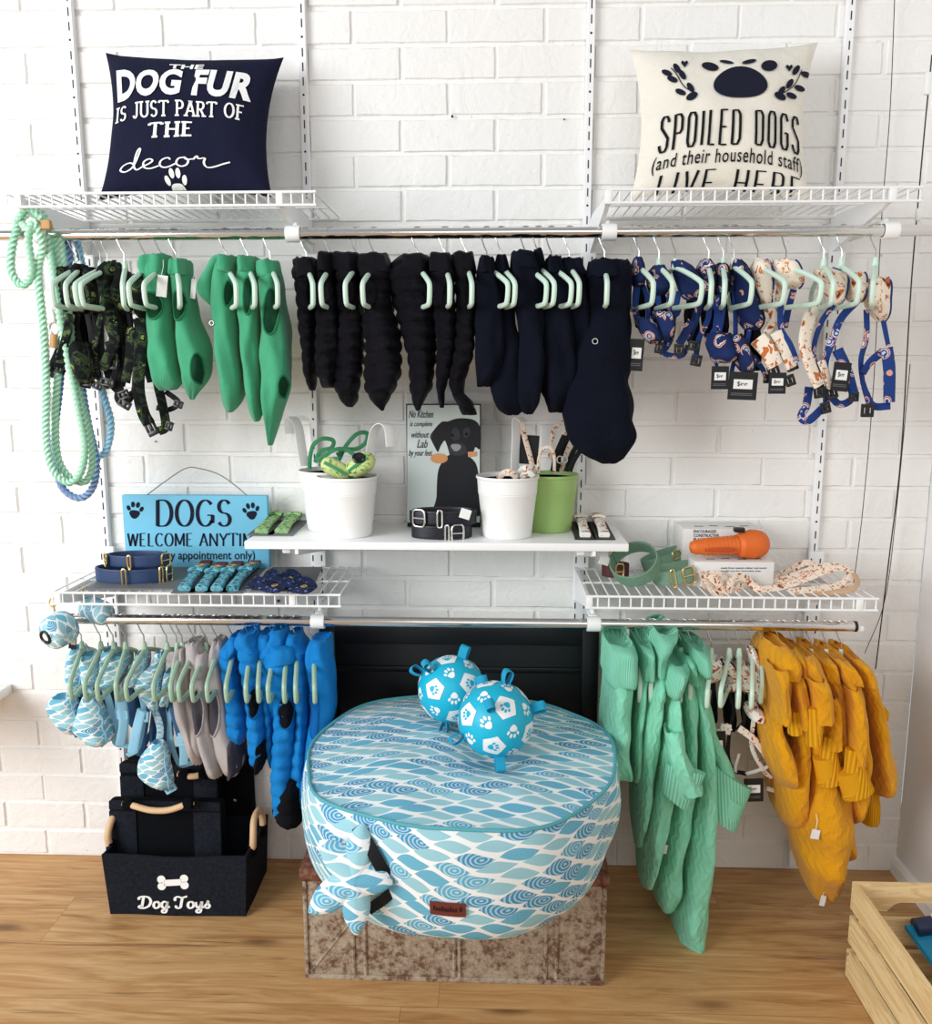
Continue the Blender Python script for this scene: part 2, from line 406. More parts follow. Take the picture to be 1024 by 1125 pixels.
def catm(pts, n=8, closed=False):
    pts = [V(p) for p in pts]; out = []; N = len(pts)
    rng = N if closed else N-1
    for i in range(rng):
        p1 = pts[i]; p2 = pts[(i+1) % N]
        p0 = pts[(i-1) % N] if (closed or i > 0) else p1*2-p2
        p3 = pts[(i+2) % N] if (closed or i+2 < N) else p2*2-p1
        for k in range(n):
            t = k/n
            out.append(0.5*((2*p1) + (p2-p0)*t + (2*p0-5*p1+4*p2-p3)*t*t + (3*p1-p0-3*p2+p3)*t**3))
    if not closed: out.append(pts[-1])
    return out

def frames(path, hint, closed=False):
    out = []; N = len(path)
    for i, p in enumerate(path):
        a = path[i-1] if (closed or i > 0) else p
        b = path[(i+1) % N] if (closed or i+1 < N) else p
        t = (b-a); t = t.normalized() if t.length > 1e-9 else V((0, 0, 1))
        h = hint(i/max(1, N-1), p, t) if callable(hint) else V(hint)
        s = t.cross(h)
        if s.length < 1e-4: s = t.cross(V((0.3, 0.5, 0.8)))
        s.normalize(); out.append((p, t, s, s.cross(t).normalized()))
    return out
def pframes(path, closed=False):
    # parallel transport
    N = len(path); out = []; prev = None
    for i, p in enumerate(path):
        a = path[i-1] if (closed or i > 0) else p
        b = path[(i+1) % N] if (closed or i+1 < N) else p
        t = (b-a); t = t.normalized() if t.length > 1e-9 else V((0, 0, 1))
        if prev is None:
            s = t.cross(V((0, 0, 1)))
            if s.length < 0.2: s = t.cross(V((0, 1, 0)))
        else: s = prev - t*prev.dot(t)
        s.normalize(); prev = s; out.append((p, t, s, t.cross(s)))
    return out
def ring_skin(mb, rings, closed=False, cap=True, uvs=None, mi=0):
    m = len(rings[0]); vs = [v for r in rings for v in r]; n = len(rings); fs = []
    for i in range(n if closed else n-1):
        j = (i+1) % n
        for k in range(m):
            l = (k+1) % m; fs.append([i*m+k, i*m+l, j*m+l, j*m+k])
    if cap and not closed:
        fs.append(list(range(m))[::-1]); fs.append([(n-1)*m+k for k in range(m)])
    mb.add(vs, fs, uvs, mi); return mb
def tube(mb, path, r, n=8, closed=False, cap=True, mi=0):
    path = [V(p) for p in path]; fr = pframes(path, closed); rings = []; uvs = []; L = 0
    for i, (p, t, s, b) in enumerate(fr):
        if i: L += (p-fr[i-1][0]).length
        rr = r(i/max(1, len(path)-1)) if callable(r) else r
        rings.append([p + s*(rr*cos(2*pi*k/n)) + b*(rr*sin(2*pi*k/n)) for k in range(n)])
        uvs += [(k/n, L) for k in range(n)]
    return ring_skin(mb, rings, closed, cap, uvs, mi)
def rope(mb, path, r, n=12, closed=False, pitch=0.0125):
    L = [0]; path = [V(p) for p in path]
    for a, b in zip(path, path[1:]): L.append(L[-1]+(b-a).length)
    tot = L[-1]; N = int(tot/0.0022); pts = []; j = 0
    for i in range(N+1):
        d = tot*i/N
        while j < len(L)-2 and L[j+1] < d: j += 1
        t = (d-L[j])/max(1e-9, L[j+1]-L[j]); pts.append(path[j].lerp(path[j+1], t))
    fr = pframes(pts); rings = []; uvs = []
    for i, (p, t, s, b) in enumerate(fr):
        d = tot*i/N; ring = []
        for k in range(n):
            a = 2*pi*k/n; rr = r*(1+0.17*cos(3*a - 2*pi*d/pitch)); ring.append(p+s*(rr*cos(a))+b*(rr*sin(a))); uvs.append((k/n, d))
        rings.append(ring)
    return ring_skin(mb, rings, False, True, uvs)
def sweep(mb, path, wd, th, hint=(0, -1, 0), n=12, closed=False, power=0.5, cap=True, mi=0):
    # a flat strap or pad: wd across, th thick, facing 'hint'
    path = [V(p) for p in path]; fr = frames(path, hint, closed); rings = []; uvs = []; L = 0
    for i, (p, t, s, nn) in enumerate(fr):
        if i: L += (p-fr[i-1][0]).length
        q = i/max(1, len(path)-1); w2 = (wd(q) if callable(wd) else wd)/2; t2 = (th(q) if callable(th) else th)/2; ring = []
        for k in range(n):
            a = 2*pi*(k+0.5)/n; c, d = cos(a), sin(a)
            x = math.copysign(abs(c)**power, c)*w2; y = math.copysign(abs(d)**power, d)*t2
            ring.append(p+s*x+nn*y); uvs.append((x, L))
        rings.append(ring)
    return ring_skin(mb, rings, closed, cap, uvs, mi)
def lathe(mb, prof, c, n=40, mi=0, sx=1.0, sy=1.0):
    rings = [[V((c[0]+r*cos(2*pi*k/n)*sx, c[1]+r*sin(2*pi*k/n)*sy, c[2]+z)) for k in range(n)] for r, z in prof]
    uvs = [(k/n, z) for r, z in prof for k in range(n)]
    return ring_skin(mb, rings, False, True, uvs, mi)
def flat(mb, poly, fn, mi=0):
    tri = tessellate_polygon([[V((x, y, 0)) for x, y in poly]])
    vs = [fn(x, y) for x, y in poly]
    if tri:
        t = tri[0]; nrm = (vs[t[1]]-vs[t[0]]).cross(vs[t[2]]-vs[t[0]])
    mb.add(vs, [list(t) for t in tri], None, mi); return mb
def fan(mb, poly, fn, rings=3, mi=0):
    cx = sum(p[0] for p in poly)/len(poly); cy = sum(p[1] for p in poly)/len(poly); n = len(poly)
    vs = [fn(cx, cy)]; fs = []
    for r in range(1, rings+1):
        t = r/rings; vs += [fn(cx+(x-cx)*t, cy+(y-cy)*t) for x, y in poly]
    for k in range(n): fs.append([0, 1+k, 1+(k+1) % n])
    for r in range(rings-1):
        for k in range(n):
            a = 1+r*n; b = 1+(r+1)*n; l = (k+1) % n; fs.append([a+k, b+k, b+l, a+l])
    mb.add(vs, fs, None, mi); return mb
def prism(mb, poly, fn0, fn1, mi=0):
    # solid between two mapped copies of an outline
    tri = tessellate_polygon([[V((x, y, 0)) for x, y in poly]]); n = len(poly)
    vs = [fn0(x, y) for x, y in poly]+[fn1(x, y) for x, y in poly]
    fs = [list(t) for t in tri]+[[i+n for i in t][::-1] for t in tri]+[[k, (k+1) % n, n+(k+1) % n, n+k] for k in range(n)]
    mb.add(vs, fs, None, mi); return mb
def ell(cx, cy, rx, ry, rot=0, n=18):
    return [(cx+rx*cos(a)*cos(rot)-ry*sin(a)*sin(rot), cy+rx*cos(a)*sin(rot)+ry*sin(a)*cos(rot)) for a in [2*pi*k/n for k in range(n)]]
def paw(cx, cy, s, rot=0.0):
    pad = []
    for k in range(28):
        a = 2*pi*k/28; r = 0.52*(1+0.10*cos(3*(a-pi/2)+pi)); pad.append((r*cos(a)*1.02, r*sin(a)*0.86-0.36))
    out = [pad, ell(-0.68, 0.22, 0.19, 0.29, 0.45), ell(-0.26, 0.62, 0.20, 0.31, 0.12), ell(0.26, 0.62, 0.20, 0.31, -0.12), ell(0.68, 0.22, 0.19, 0.29, -0.45)]
    c, d = cos(rot), sin(rot)
    return [[(cx+s*(x*c-y*d), cy+s*(x*d+y*c)) for x, y in p] for p in out]
def plane_fn(o, ux, uy):
    o = V(o); ux = V(ux); uy = V(uy)
    return lambda x, y: o+ux*x+uy*y

# lettering: the built-in face, filled, and pen-stroke letters with or without serifs
def type_on(mb, text, rect, fn, bold=0.0, shear=0.0, mi=0, spacing=1.0):
    cu = bpy.data.curves.new('lettering', 'FONT'); cu.body = text; cu.size = 1; cu.offset = bold; cu.shear = shear; cu.space_character = spacing
    cu.resolution_u = 4
    ob = bpy.data.objects.new('lettering', cu); COL.objects.link(ob)
    bpy.context.view_layer.update()
    me = bpy.data.meshes.new_from_object(ob)
    vs = [v.co.copy() for v in me.vertices]; fs = [list(p.vertices) for p in me.polygons]
    bpy.data.objects.remove(ob); bpy.data.curves.remove(cu); bpy.data.meshes.remove(me)
    if not vs: return mb
    x0 = min(v.x for v in vs); x1 = max(v.x for v in vs); y0 = min(v.y for v in vs); y1 = max(v.y for v in vs)
    a, b, c, d = rect
    mb.add([fn(a+(v.x-x0)/(x1-x0)*(c-a), b+(v.y-y0)/(y1-y0)*(d-b)) for v in vs], fs, None, mi); return mb
def ar(cx, cy, rx, ry, a0, a1, n=12):
    return [(cx+rx*cos(radians(a0+(a1-a0)*k/n)), cy+ry*sin(radians(a0+(a1-a0)*k/n))) for k in range(n+1)]
GL = {
 'D': (.86, [[(.1, 0), (.1, 1)], [(.1, 1), (.38, 1)]+ar(.38, .5, .42, .5, 90, -90)+[(.1, 0)]]),
 'O': (.92, [ar(.46, .5, .40, .5, 0, 360, 24)]), 'G': (.92, [ar(.46, .5, .40, .5, 42, 325, 20), [(.56, .42), (.86, .42)], [(.83, .42), (.83, .12)]]),
 'S': (.72, [ar(.36, .75, .27, .25, 25, 270)+ar(.36, .25, .29, .25, 90, -155)[1:]]),
 'W': (1.12, [[(.04, 1), (.3, 0)], [(.3, 0), (.56, .95)], [(.56, .95), (.82, 0)], [(.82, 0), (1.08, 1)]]),
 'E': (.72, [[(.1, 0), (.1, 1)], [(.1, 1), (.62, 1)], [(.1, .52), (.5, .52)], [(.1, 0), (.64, 0)]]),
 'F': (.68, [[(.1, 0), (.1, 1)], [(.1, 1), (.6, 1)], [(.1, .52), (.48, .52)]]),
 'L': (.66, [[(.1, 0), (.1, 1)], [(.1, 0), (.6, 0)]]), 'C': (.84, [ar(.46, .5, .40, .5, 45, 315, 20)]),
 'M': (1.06, [[(.1, 0), (.1, 1)], [(.1, 1), (.53, .12)], [(.53, .12), (.96, 1)], [(.96, 1), (.96, 0)]]),
 'A': (.88, [[(.04, 0), (.44, 1)], [(.44, 1), (.84, 0)], [(.18, .34), (.70, .34)]]),
 'N': (.92, [[(.1, 0), (.1, 1)], [(.1, 1), (.82, 0)], [(.82, 0), (.82, 1)]]), 'Y': (.86, [[(.04, 1), (.43, .48)], [(.82, 1), (.43, .48)], [(.43, .48), (.43, 0)]]),
 'T': (.90, [[(.0, 1), (.90, 1)], [(.0, 1), (.0, .86)], [(.90, 1), (.90, .86)], [(.45, 1), (.45, 0)]]), 'I': (.32, [[(.16, 0), (.16, 1)]]), 'H': (.90, [[(.1, 0), (.1, 1)], [(.8, 0), (.8, 1)], [(.1, .52), (.8, .52)]]),
 'J': (.62, [[(.46, 1), (.46, .24)]+ar(.27, .24, .19, .24, 0, -160)[1:]]), 'U': (.88, [[(.1, 1), (.1, .3)]+ar(.44, .3, .34, .3, 180, 360)[1:]+[(.78, 1)]]),
 'P': (.74, [[(.1, 0), (.1, 1)], [(.1, 1), (.38, 1)]+ar(.38, .74, .28, .26, 90, -90)[1:]+[(.1, .48)]]),
 'R': (.80, [[(.1, 0), (.1, 1)], [(.1, 1), (.38, 1)]+ar(.38, .74, .28, .26, 90, -90)[1:]+[(.1, .48)], [(.36, .48), (.72, 0)]]),
 'V': (.84, [[(.04, 1), (.42, 0)], [(.42, 0), (.80, 1)]]), ' ': (.42, [])}
GO = dict(GL)                    # narrow octagonal capitals
def oc(w, s): return (w, s)
GO['O'] = (.62, [[(.1, .14), (.1, .86), (.2, 1), (.42, 1), (.52, .86), (.52, .14), (.42, 0), (.2, 0), (.1, .14)]])
GO['D'] = (.62, [[(.1, 0), (.1, 1), (.4, 1), (.52, .86), (.52, .14), (.4, 0), (.1, 0)]])
GO['G'] = (.62, [[(.52, .8), (.5, .88), (.42, 1), (.2, 1), (.1, .86), (.1, .14), (.2, 0), (.42, 0), (.52, .14), (.52, .45), (.32, .45)]])
GO['S'] = (.60, [[(.5, .82), (.48, .9), (.4, 1), (.2, 1), (.1, .88), (.1, .68), (.5, .36), (.5, .12), (.4, 0), (.18, 0), (.08, .12), (.06, .2)]])
GO['P'] = (.60, [[(.1, 0), (.1, 1), (.4, 1), (.5, .88), (.5, .55), (.4, .45), (.1, .45)]])
GO['R'] = (.62, [[(.1, 0), (.1, 1), (.4, 1), (.5, .88), (.5, .58), (.4, .48), (.1, .48)], [(.3, .48), (.54, 0)]])
GO['E'] = (.54, [[(.48, 1), (.1, 1), (.1, 0), (.5, 0)], [(.1, .5), (.42, .5)]]); GO['L'] = (.48, [[(.1, 1), (.1, 0), (.44, 0)]])
GO['I'] = (.26, [[(.13, 0), (.13, 1)]]); GO['H'] = (.64, [[(.1, 0), (.1, 1)], [(.54, 0), (.54, 1)], [(.1, .5), (.54, .5)]]); GO['V'] = (.6, [[(.06, 1), (.3, 0), (.54, 1)]])
def pen(mb, line, thick, thin, fn, mi=0):
    pts = [V((a, b, 0)) for a, b in line]; n = len(pts); L = []; R = []
    for i, p in enumerate(pts):
        a = pts[max(0, i-1)]; b = pts[min(n-1, i+1)]; t = b-a
        if t.length < 1e-9: t = V((0, 1, 0))
        t.normalize(); wd = thin+(thick-thin)*abs(t.y)**1.5; s = V((-t.y, t.x, 0))*(wd/2); L.append(p+s); R.append(p-s)
    vs = [fn(q.x, q.y) for q in L]+[fn(q.x, q.y) for q in R]
    mb.add(vs, [[i, i+1, n+i+1, n+i] for i in range(n-1)], None, mi)
def pen_on(mb, text, rect, fn, thick=.13, thin=.06, serif=0.0, G=GL, gap=.1, mi=0):
    W = sum(G[c][0]+gap for c in text)-gap; a, b, c, d = rect; sx = (c-a)/W; sy = (d-b); x = 0
    for ch in text:
        wd, st = G[ch]
        for line in st:
            f = lambda u, v, x=x: fn(a+(x+u)*sx, b+v*sy)
            # keep the pen's width even when the letters are squeezed
            k = sy/sx
            dense = []
            for p, q in zip(line, line[1:]):
                for j in range(3): dense.append((p[0]+(q[0]-p[0])*j/3, p[1]+(q[1]-p[1])*j/3))
            dense.append(line[-1])
            g = lambda u, v, x=x: fn(a+x*sx+u*sy, b+v*sy)
            pen(mb, [(u/k, v) for u, v in dense], thick, thin, g, mi)
            if serif:
                for e, o in ((line[0], line[1]), (line[-1], line[-2])):
                    if (e[1] < .03 or (e[1] > .97 and ch != 'T')) and abs(o[1]-e[1])*k > abs(o[0]-e[0]):
                        yy = e[1]; pen(mb, [(e[0]/k-serif, yy), (e[0]/k+serif, yy)], thin, thin*1.15, g, mi)
        x += wd+gap
    return mb
SCR = {'d': (.62, [[(.42, .38), (.30, .52), (.12, .42), (.04, .18), (.16, .02), (.34, .15), (.46, .5), (.60, 1.15), (.56, 1.28), (.47, .9), (.42, .3), (.5, .04), (.66, .16)]]),
 'e': (.46, [[(.0, .14), (.22, .3), (.32, .48), (.22, .58), (.08, .42), (.09, .12), (.24, .02), (.48, .15)]]),
 'c': (.46, [[(.36, .45), (.28, .56), (.12, .46), (.05, .22), (.14, .03), (.3, .04), (.48, .18)]]),
 'o': (.52, [[(.28, .55), (.12, .48), (.05, .2), (.16, .02), (.32, .1), (.38, .36), (.28, .55), (.34, .42), (.54, .44)]]),
 'r': (.7, [[(.0, .42), (.1, .64), (.14, .48), (.3, .56), (.27, .3), (.3, .05), (.44, .03), (.95, .5)]]),
 'D': (.92, [[(.36, .95), (.30, .5), (.24, .06)], [(.08, .72), (.08, .9), (.34, 1.0), (.66, .92), (.80, .6), (.68, .2), (.36, .0), (.08, .06), (.14, .2), (.3, .1)]]),
 'O': (.5, [[(.3, .56), (.12, .48), (.06, .2), (.18, .0), (.36, .1), (.42, .36), (.3, .56)], [(.4, .4), (.54, .42)]]),
 'g': (.52, [[(.36, .5), (.2, .56), (.06, .35), (.1, .08), (.26, .04), (.38, .3), (.4, .54), (.36, .0), (.3, -.34), (.12, -.36), (.1, -.2), (.3, -.04), (.56, .14)]]),
 'T': (.80, [[(.08, .62), (.06, .82), (.22, .98), (.5, .9), (.82, 1.02)], [(.52, .9), (.46, .5), (.40, .1), (.24, .0), (.12, .1), (.16, .22)]]),
 'y': (.54, [[(.04, .52), (.08, .2), (.18, .06), (.34, .22), (.42, .54), (.38, .1), (.32, -.32), (.14, -.36), (.1, -.2), (.3, -.04), (.58, .14)]]),
 's': (.48, [[(.0, .1), (.2, .38), (.28, .62), (.26, .42), (.36, .2), (.26, .02), (.08, .06)]]), ' ': (.3, [])}
def script_on(mb, text, rect, fn, thick, thin, mi=0):
    W = sum(SCR[c][0] for c in text); a, b, c, d = rect; sx = (c-a)/W; sy = d-b; x = 0
    for ch in text:
        for line in SCR[ch][1]:
            pts = [(p.x, p.y) for p in catm([(u, v, 0) for u, v in line], 6)]
            k = sy/sx; g = lambda u, v, x=x: fn(a+x*sx+u*sy, b+v*sy)
            pen(mb, [(u/k, v) for u, v in pts], thick, thin, g, mi)
        x += SCR[ch][0]
ORD = ['leftmost', 'second', 'third', 'fourth', 'fifth', 'sixth', 'seventh', 'eighth', 'ninth', 'tenth', 'eleventh', 'twelfth', 'thirteenth', 'fourteenth']
def nth(i, n, of):
    if i == 0: return 'leftmost of the '+of
    if i == n-1: return 'rightmost of the '+of
    return ORD[i]+' from left of the '+of
# ------------------------------------------------------------------ the setting
rnd = random.Random(4)
mb = MB(); box(mb, (-0.6, -1.7, -0.03), (4.6, 4.2, 0.06)); tag(mb.build('floor', 'floor', smooth=False, origin=(0, 0, 0)), kind='structure')
def brick_wall():
    mb = MB(); X0, X1, Z0, Z1 = -2.6, 1.17, 0.0, 2.60
    mb.add([(X0, 0.0045, Z0), (X1, 0.0045, Z0), (X1, 0.0045, Z1), (X0, 0.0045, Z1)], [[0, 1, 2, 3]])
    mb.add([(X0, 0.10, Z0), (X1, 0.10, Z0), (X1, 0.10, Z1), (X0, 0.10, Z1)], [[3, 2, 1, 0]])
    H = 0.0861; B = 0.2405; g = 0.0042; k = 0; z = 0.0
    while z < Z1:
        off = 0.002 if k % 2 else 0.1215
        n0 = int((X0-off)/B)-1; n1 = int((X1-off)/B)+1
        for i in range(n0, n1+1):
            a = off+i*B+g+rnd.uniform(-.0025, .0025); b = off+(i+1)*B-g+rnd.uniform(-.0025, .0025)
            a = max(a, X0); b = min(b, X1)
            if b-a < 0.01: continue
            c = z+g+rnd.uniform(-.0015, .0015); d = min(z+H-g+rnd.uniform(-.0015, .0015), Z1); y = rnd.uniform(-.0022, 0.0002); e = 0.0032
            j = lambda: rnd.uniform(-.0012, .0012)
            vs = []
            # a slightly uneven face: outline with mid points, then a bevel back to the joint
            outl = []
            for q in range(6): outl.append((a+(b-a)*q/6, c))
            for q in range(3): outl.append((b, c+(d-c)*q/3))
            for q in range(6): outl.append((b-(b-a)*q/6, d))
            for q in range(3): outl.append((a, d-(d-c)*q/3))
            cx, cz = (a+b)/2, (c+d)/2; n = len(outl)
            for (px_, pz_) in outl:
                sx = 1 if px_ < cx else -1; sz = 1 if pz_ < cz else -1
                vs.append((px_+j()+(sx*e if abs(px_-cx) > (b-a)/2-1e-6 else 0), y, pz_+j()+(sz*e if abs(pz_-cz) > (d-c)/2-1e-6 else 0)))
            for (px_, pz_) in outl: vs.append((px_+j(), 0.005, pz_+j()))
            fs = [list(range(n))]+[[q, n+q, n+(q+1) % n, (q+1) % n] for q in range(n)]
            mb.add(vs, fs)
        z += H; k += 1
    # small drilled holes
    return mb.build('wall_back', 'wall', origin=(0, 0, 0), angle=12)
wb = tag(brick_wall(), kind='structure')
for q, (px_, py_, r) in enumerate(((497, 128, .0032), (620, 131, .002), (306, 660, .004), (171, 485, .002))):
    p = P(px_, py_, -0.004); mb = MB(); lathe(mb, [(r, 0), (r, .003)], (0, 0, 0), 10)
    mb.v = [V((v.x, -v.z, v.y))+p+V((0, .001, 0)) for v in mb.v]; mb.build('drill_hole', 'slot', wb)
mb = MB(); box(mb, (1.22, -0.6, 1.3), (0.10, 1.2, 2.6)); tag(mb.build('wall_right', 'plaster', smooth=False), kind='structure')
mb = MB(); prism(mb, [(0, 0), (-.016, 0), (-.016, .034), (-.010, .046), (0, .048)], lambda x, z: V((1.17+x, 0, z)), lambda x, z: V((1.17+x, -1.2, z)))
tag(mb.build('baseboard_right', 'white_gloss', smooth=False), kind='structure')

# white ledge at the left border
mb = MB(); p = P(13, 751, -0.004); box(mb, (p.x-0.2, -0.175, p.z-.014), (0.4, 0.34, 0.028), .003)
tag(mb.build('counter_top', 'white_gloss'), 'white counter top corner cut off by the left edge of the photo', 'counter')

# ------------------------------------------------------------------ shelf uprights
STD = [(-1.075, 'white slotted shelf upright behind the rope leads, leftmost on the wall'), (-0.485, 'white slotted shelf upright running down beside the dark cushion and above the white pots'),
       (0.236, 'white slotted shelf upright left of the cream cushion'), (0.868, 'white slotted shelf upright right of the cream cushion')]
for i, (x, lab) in enumerate(STD):
    t = thing('shelf_upright', lab, 'shelf upright', (x, -.004, 0), 'wall uprights carrying the shelves')
    mb = MB(); pr = [(-.010, 0), (-.010, -.014), (-.0085, -.016), (.0085, -.016), (.010, -.014), (.010, 0)]
    prism(mb, pr, lambda a, b: V((x+a, b-.002, 0.02 if i == 3 else .05)), lambda a, b: V((x+a, b-.002, 2.55))); mb.build('channel', 'white_metal', t, angle=20)
    mb = MB(); z = 0.10; k = 0
    while z < 2.5:
        if k % 4 == 3:
            q = [V((x+.003*cos(a), -.0186, z+.012+.003*sin(a))) for a in [2*pi*j/8 for j in range(8)]]; mb.add(q, [list(range(8))])
        else: box(mb, (x, -.0182, z+.010), (.0030, .001, .020))
        z += .034; k += 1
    mb.build('slot_row', 'slot', t, smooth=False)
    for zz, hh in ((1.60, .26), (0.80, .30)):
        mb = MB(); box(mb, (x+.004, -.022, zz), (.040, .010, hh), .002); pl = mb.build('bracket_plate', 'white_metal', t)
        mb = MB()
        for sx in (-.010, .014):
            for q in range(int(hh/.032)): box(mb, (x+sx, -.0274, zz-hh/2+.016+q*.032), (.0032, .001, .017))
        mb.build('slot_row', 'slot', pl, smooth=False)

# ------------------------------------------------------------------ wire shelves
def wire_shelf(x0, x1, z, lab, brx):
    t = thing('wire_shelf', lab, 'wire shelf', ((x0+x1)/2, -.17, z-.03), 'white wire shelves')
    yf, yb, r = -.33, -.03, .0024
    mb = MB()
    n = int((x1-x0)/.0255)
    for i in range(n+1):
        x = x0+(x1-x0)*i/n; tube(mb, [(x, yb, z), (x, yf+.004, z), (x, yf, z-.004), (x, yf, z-.026)], r*.85, 6)
    for y in (yb, -.18): tube(mb, [(x0, y, z-.004), (x1, y, z-.004)], r*1.15, 8)
    mb.build('wire_deck', 'white_metal', t)
    mb = MB()
    for zz in (z+.001, z-.027): tube(mb, [(x0-.004, yf-.002, zz), (x1+.004, yf-.002, zz)], r*1.3, 8)
    mb.build('front_rail', 'white_metal', t)
    for bx in brx:
        mb = MB(); out = [(0, 0), (.31, 0), (.31, -.016), (.27, -.030), (0, -.085)]
        prism(mb, out, lambda a, b: V((bx-.005, -.020-a, z-.006+b)), lambda a, b: V((bx+.005, -.020-a, z-.006+b))); mb.build('bracket', 'white_metal', t, smooth=False)
        mb = MB(); box(mb, (bx, yf+.006, z-.014), (.016, .022, .030), .003); mb.build('end_clip', 'white_plastic', t)
    return t
wire_shelf(-1.094, -.400, 1.818, 'white wire shelf holding the dark cushion', (-1.068, -.478))
wire_shelf(.247, .920, 1.818, 'white wire shelf holding the cream cushion', (.243+.006, .862))
wire_shelf(-1.066, -.367, .899, 'white wire shelf under the blue dogs welcome sign', (-1.052, -.480))
wire_shelf(.223, .898, .901, 'white wire shelf with green collars and the orange torch toy', (.229, .860))
t = thing('wall_shelf', 'solid white shelf board in the middle with the flower pots', 'shelf', (-.14, -.15, 1.0))
mb = MB(); box(mb, (-.140, -.147, 1.010), (.931, .275, .020), .003); mb.build('board', 'white_gloss', t)
for bx in (-.478, .243):
    mb = MB(); prism(mb, [(0, 0), (.26, 0), (.26, -.012), (.24, -.018), (0, -.06)], lambda a, b: V((bx-.004, -.022-a, 1.0+b)), lambda a, b: V((bx+.004, -.022-a, 1.0+b))); mb.build('bracket', 'white_metal', t, smooth=False)
    mb = MB(); box(mb, (bx-.03, -.255, .993), (.02, .02, .014), .003); mb.build('end_clip', 'white_plastic', t)

# ------------------------------------------------------------------ hanging rails
RU, RL, RR = 1.7425, .810, .0125
def rail(name, x0, x1, z, lab, clips, caps=()):
    t = thing(name, lab, 'clothes rail', ((x0+x1)/2, -.25, z-RR))
    mb = MB(); tube(mb, [(x0, -.25, z), (x1, -.25, z)], RR, 20); mb.build('tube', 'chrome', t)
    for cx in clips:
        mb = MB(); pth = [(cx, -.25+.017*cos(a), z+.017*sin(a)) for a in [radians(-40-280*k/14) for k in range(15)]]
        sweep(mb, pth, .034, .004, lambda q, p, t_: (p-V((cx, -.25, z))), 12, power=.35)
        box(mb, (cx, -.21, z+.015), (.022, .07, .012), .003); box(mb, (cx, -.13, z+.020), (.010, .20, .022), .003)
        mb.build('rail_clip', 'white_plastic', t)
    for cx, s in caps:
        mb = MB(); tube(mb, [(cx-.003*s, -.25, z), (cx+.004*s, -.25, z)], RR*1.08, 18); cp = mb.build('end_ring', 'black_plastic', t)
        mb = MB(); box(mb, (cx+.006*s, -.25, z-.004), (.030, .018, .014), .004); mb.build('end_plug', 'white_plastic', t)
    return t
rail('hanging_rail', -1.55, 1.165, RU, 'long chrome hanging rail under the upper wire shelves', (-1.062, -.468, .262, .898))
rail('hanging_rail', -1.062, .262, RL, 'chrome hanging rail under the lower left wire shelf, running behind the balls', (-.437, .250), ((-1.062, -1),))
rail('hanging_rail', .268, .888, RL, 'short chrome hanging rail with mint and mustard jumpers', (), ((.888, 1),))
# hook on the rope clip
# ------------------------------------------------------------------ cords at the right
def cord(lab, pts, r=.0016, extra=None):
    t = thing('cord', lab, 'cord', P(*pts[0]), 'cords at the right wall')
    mb = MB(); tube(mb, catm([P(*p) for p in pts], 6), r, 6); mb.build('cable', 'black_cord', t)
    for (px_, py_, Y, w_, h_) in (extra or []):
        mb = MB(); p = P(px_, py_, Y); box(mb, p, (w_, .014, h_), .003); mb.build('connector', 'white_plastic', t)
    return t
cord('thin dark cord hanging straight past the cream cushion to the lower shelf', [(984, -30, -.03), (978, 120, -.03), (968, 250, -.035), (960, 420, -.03), (948, 560, -.03), (938, 640, -.02)], .0011)
cord('black cord with white inline connector at the far right', [(1024, 60, -.10), (1018, 120, -.10), (1008, 230, -.11), (1000, 330, -.10), (990, 500, -.08), (976, 620, -.05), (962, 735, -.02)], .0018, [(1019, 92, -.104, .014, .05), (1009, 236, -.112, .012, .03)])
cord('loose dark cord end dangling below the lower right shelf', [(1000, 400, -.05), (985, 560, -.04), (972, 660, -.03), (950, 718, -.02)], .0011)

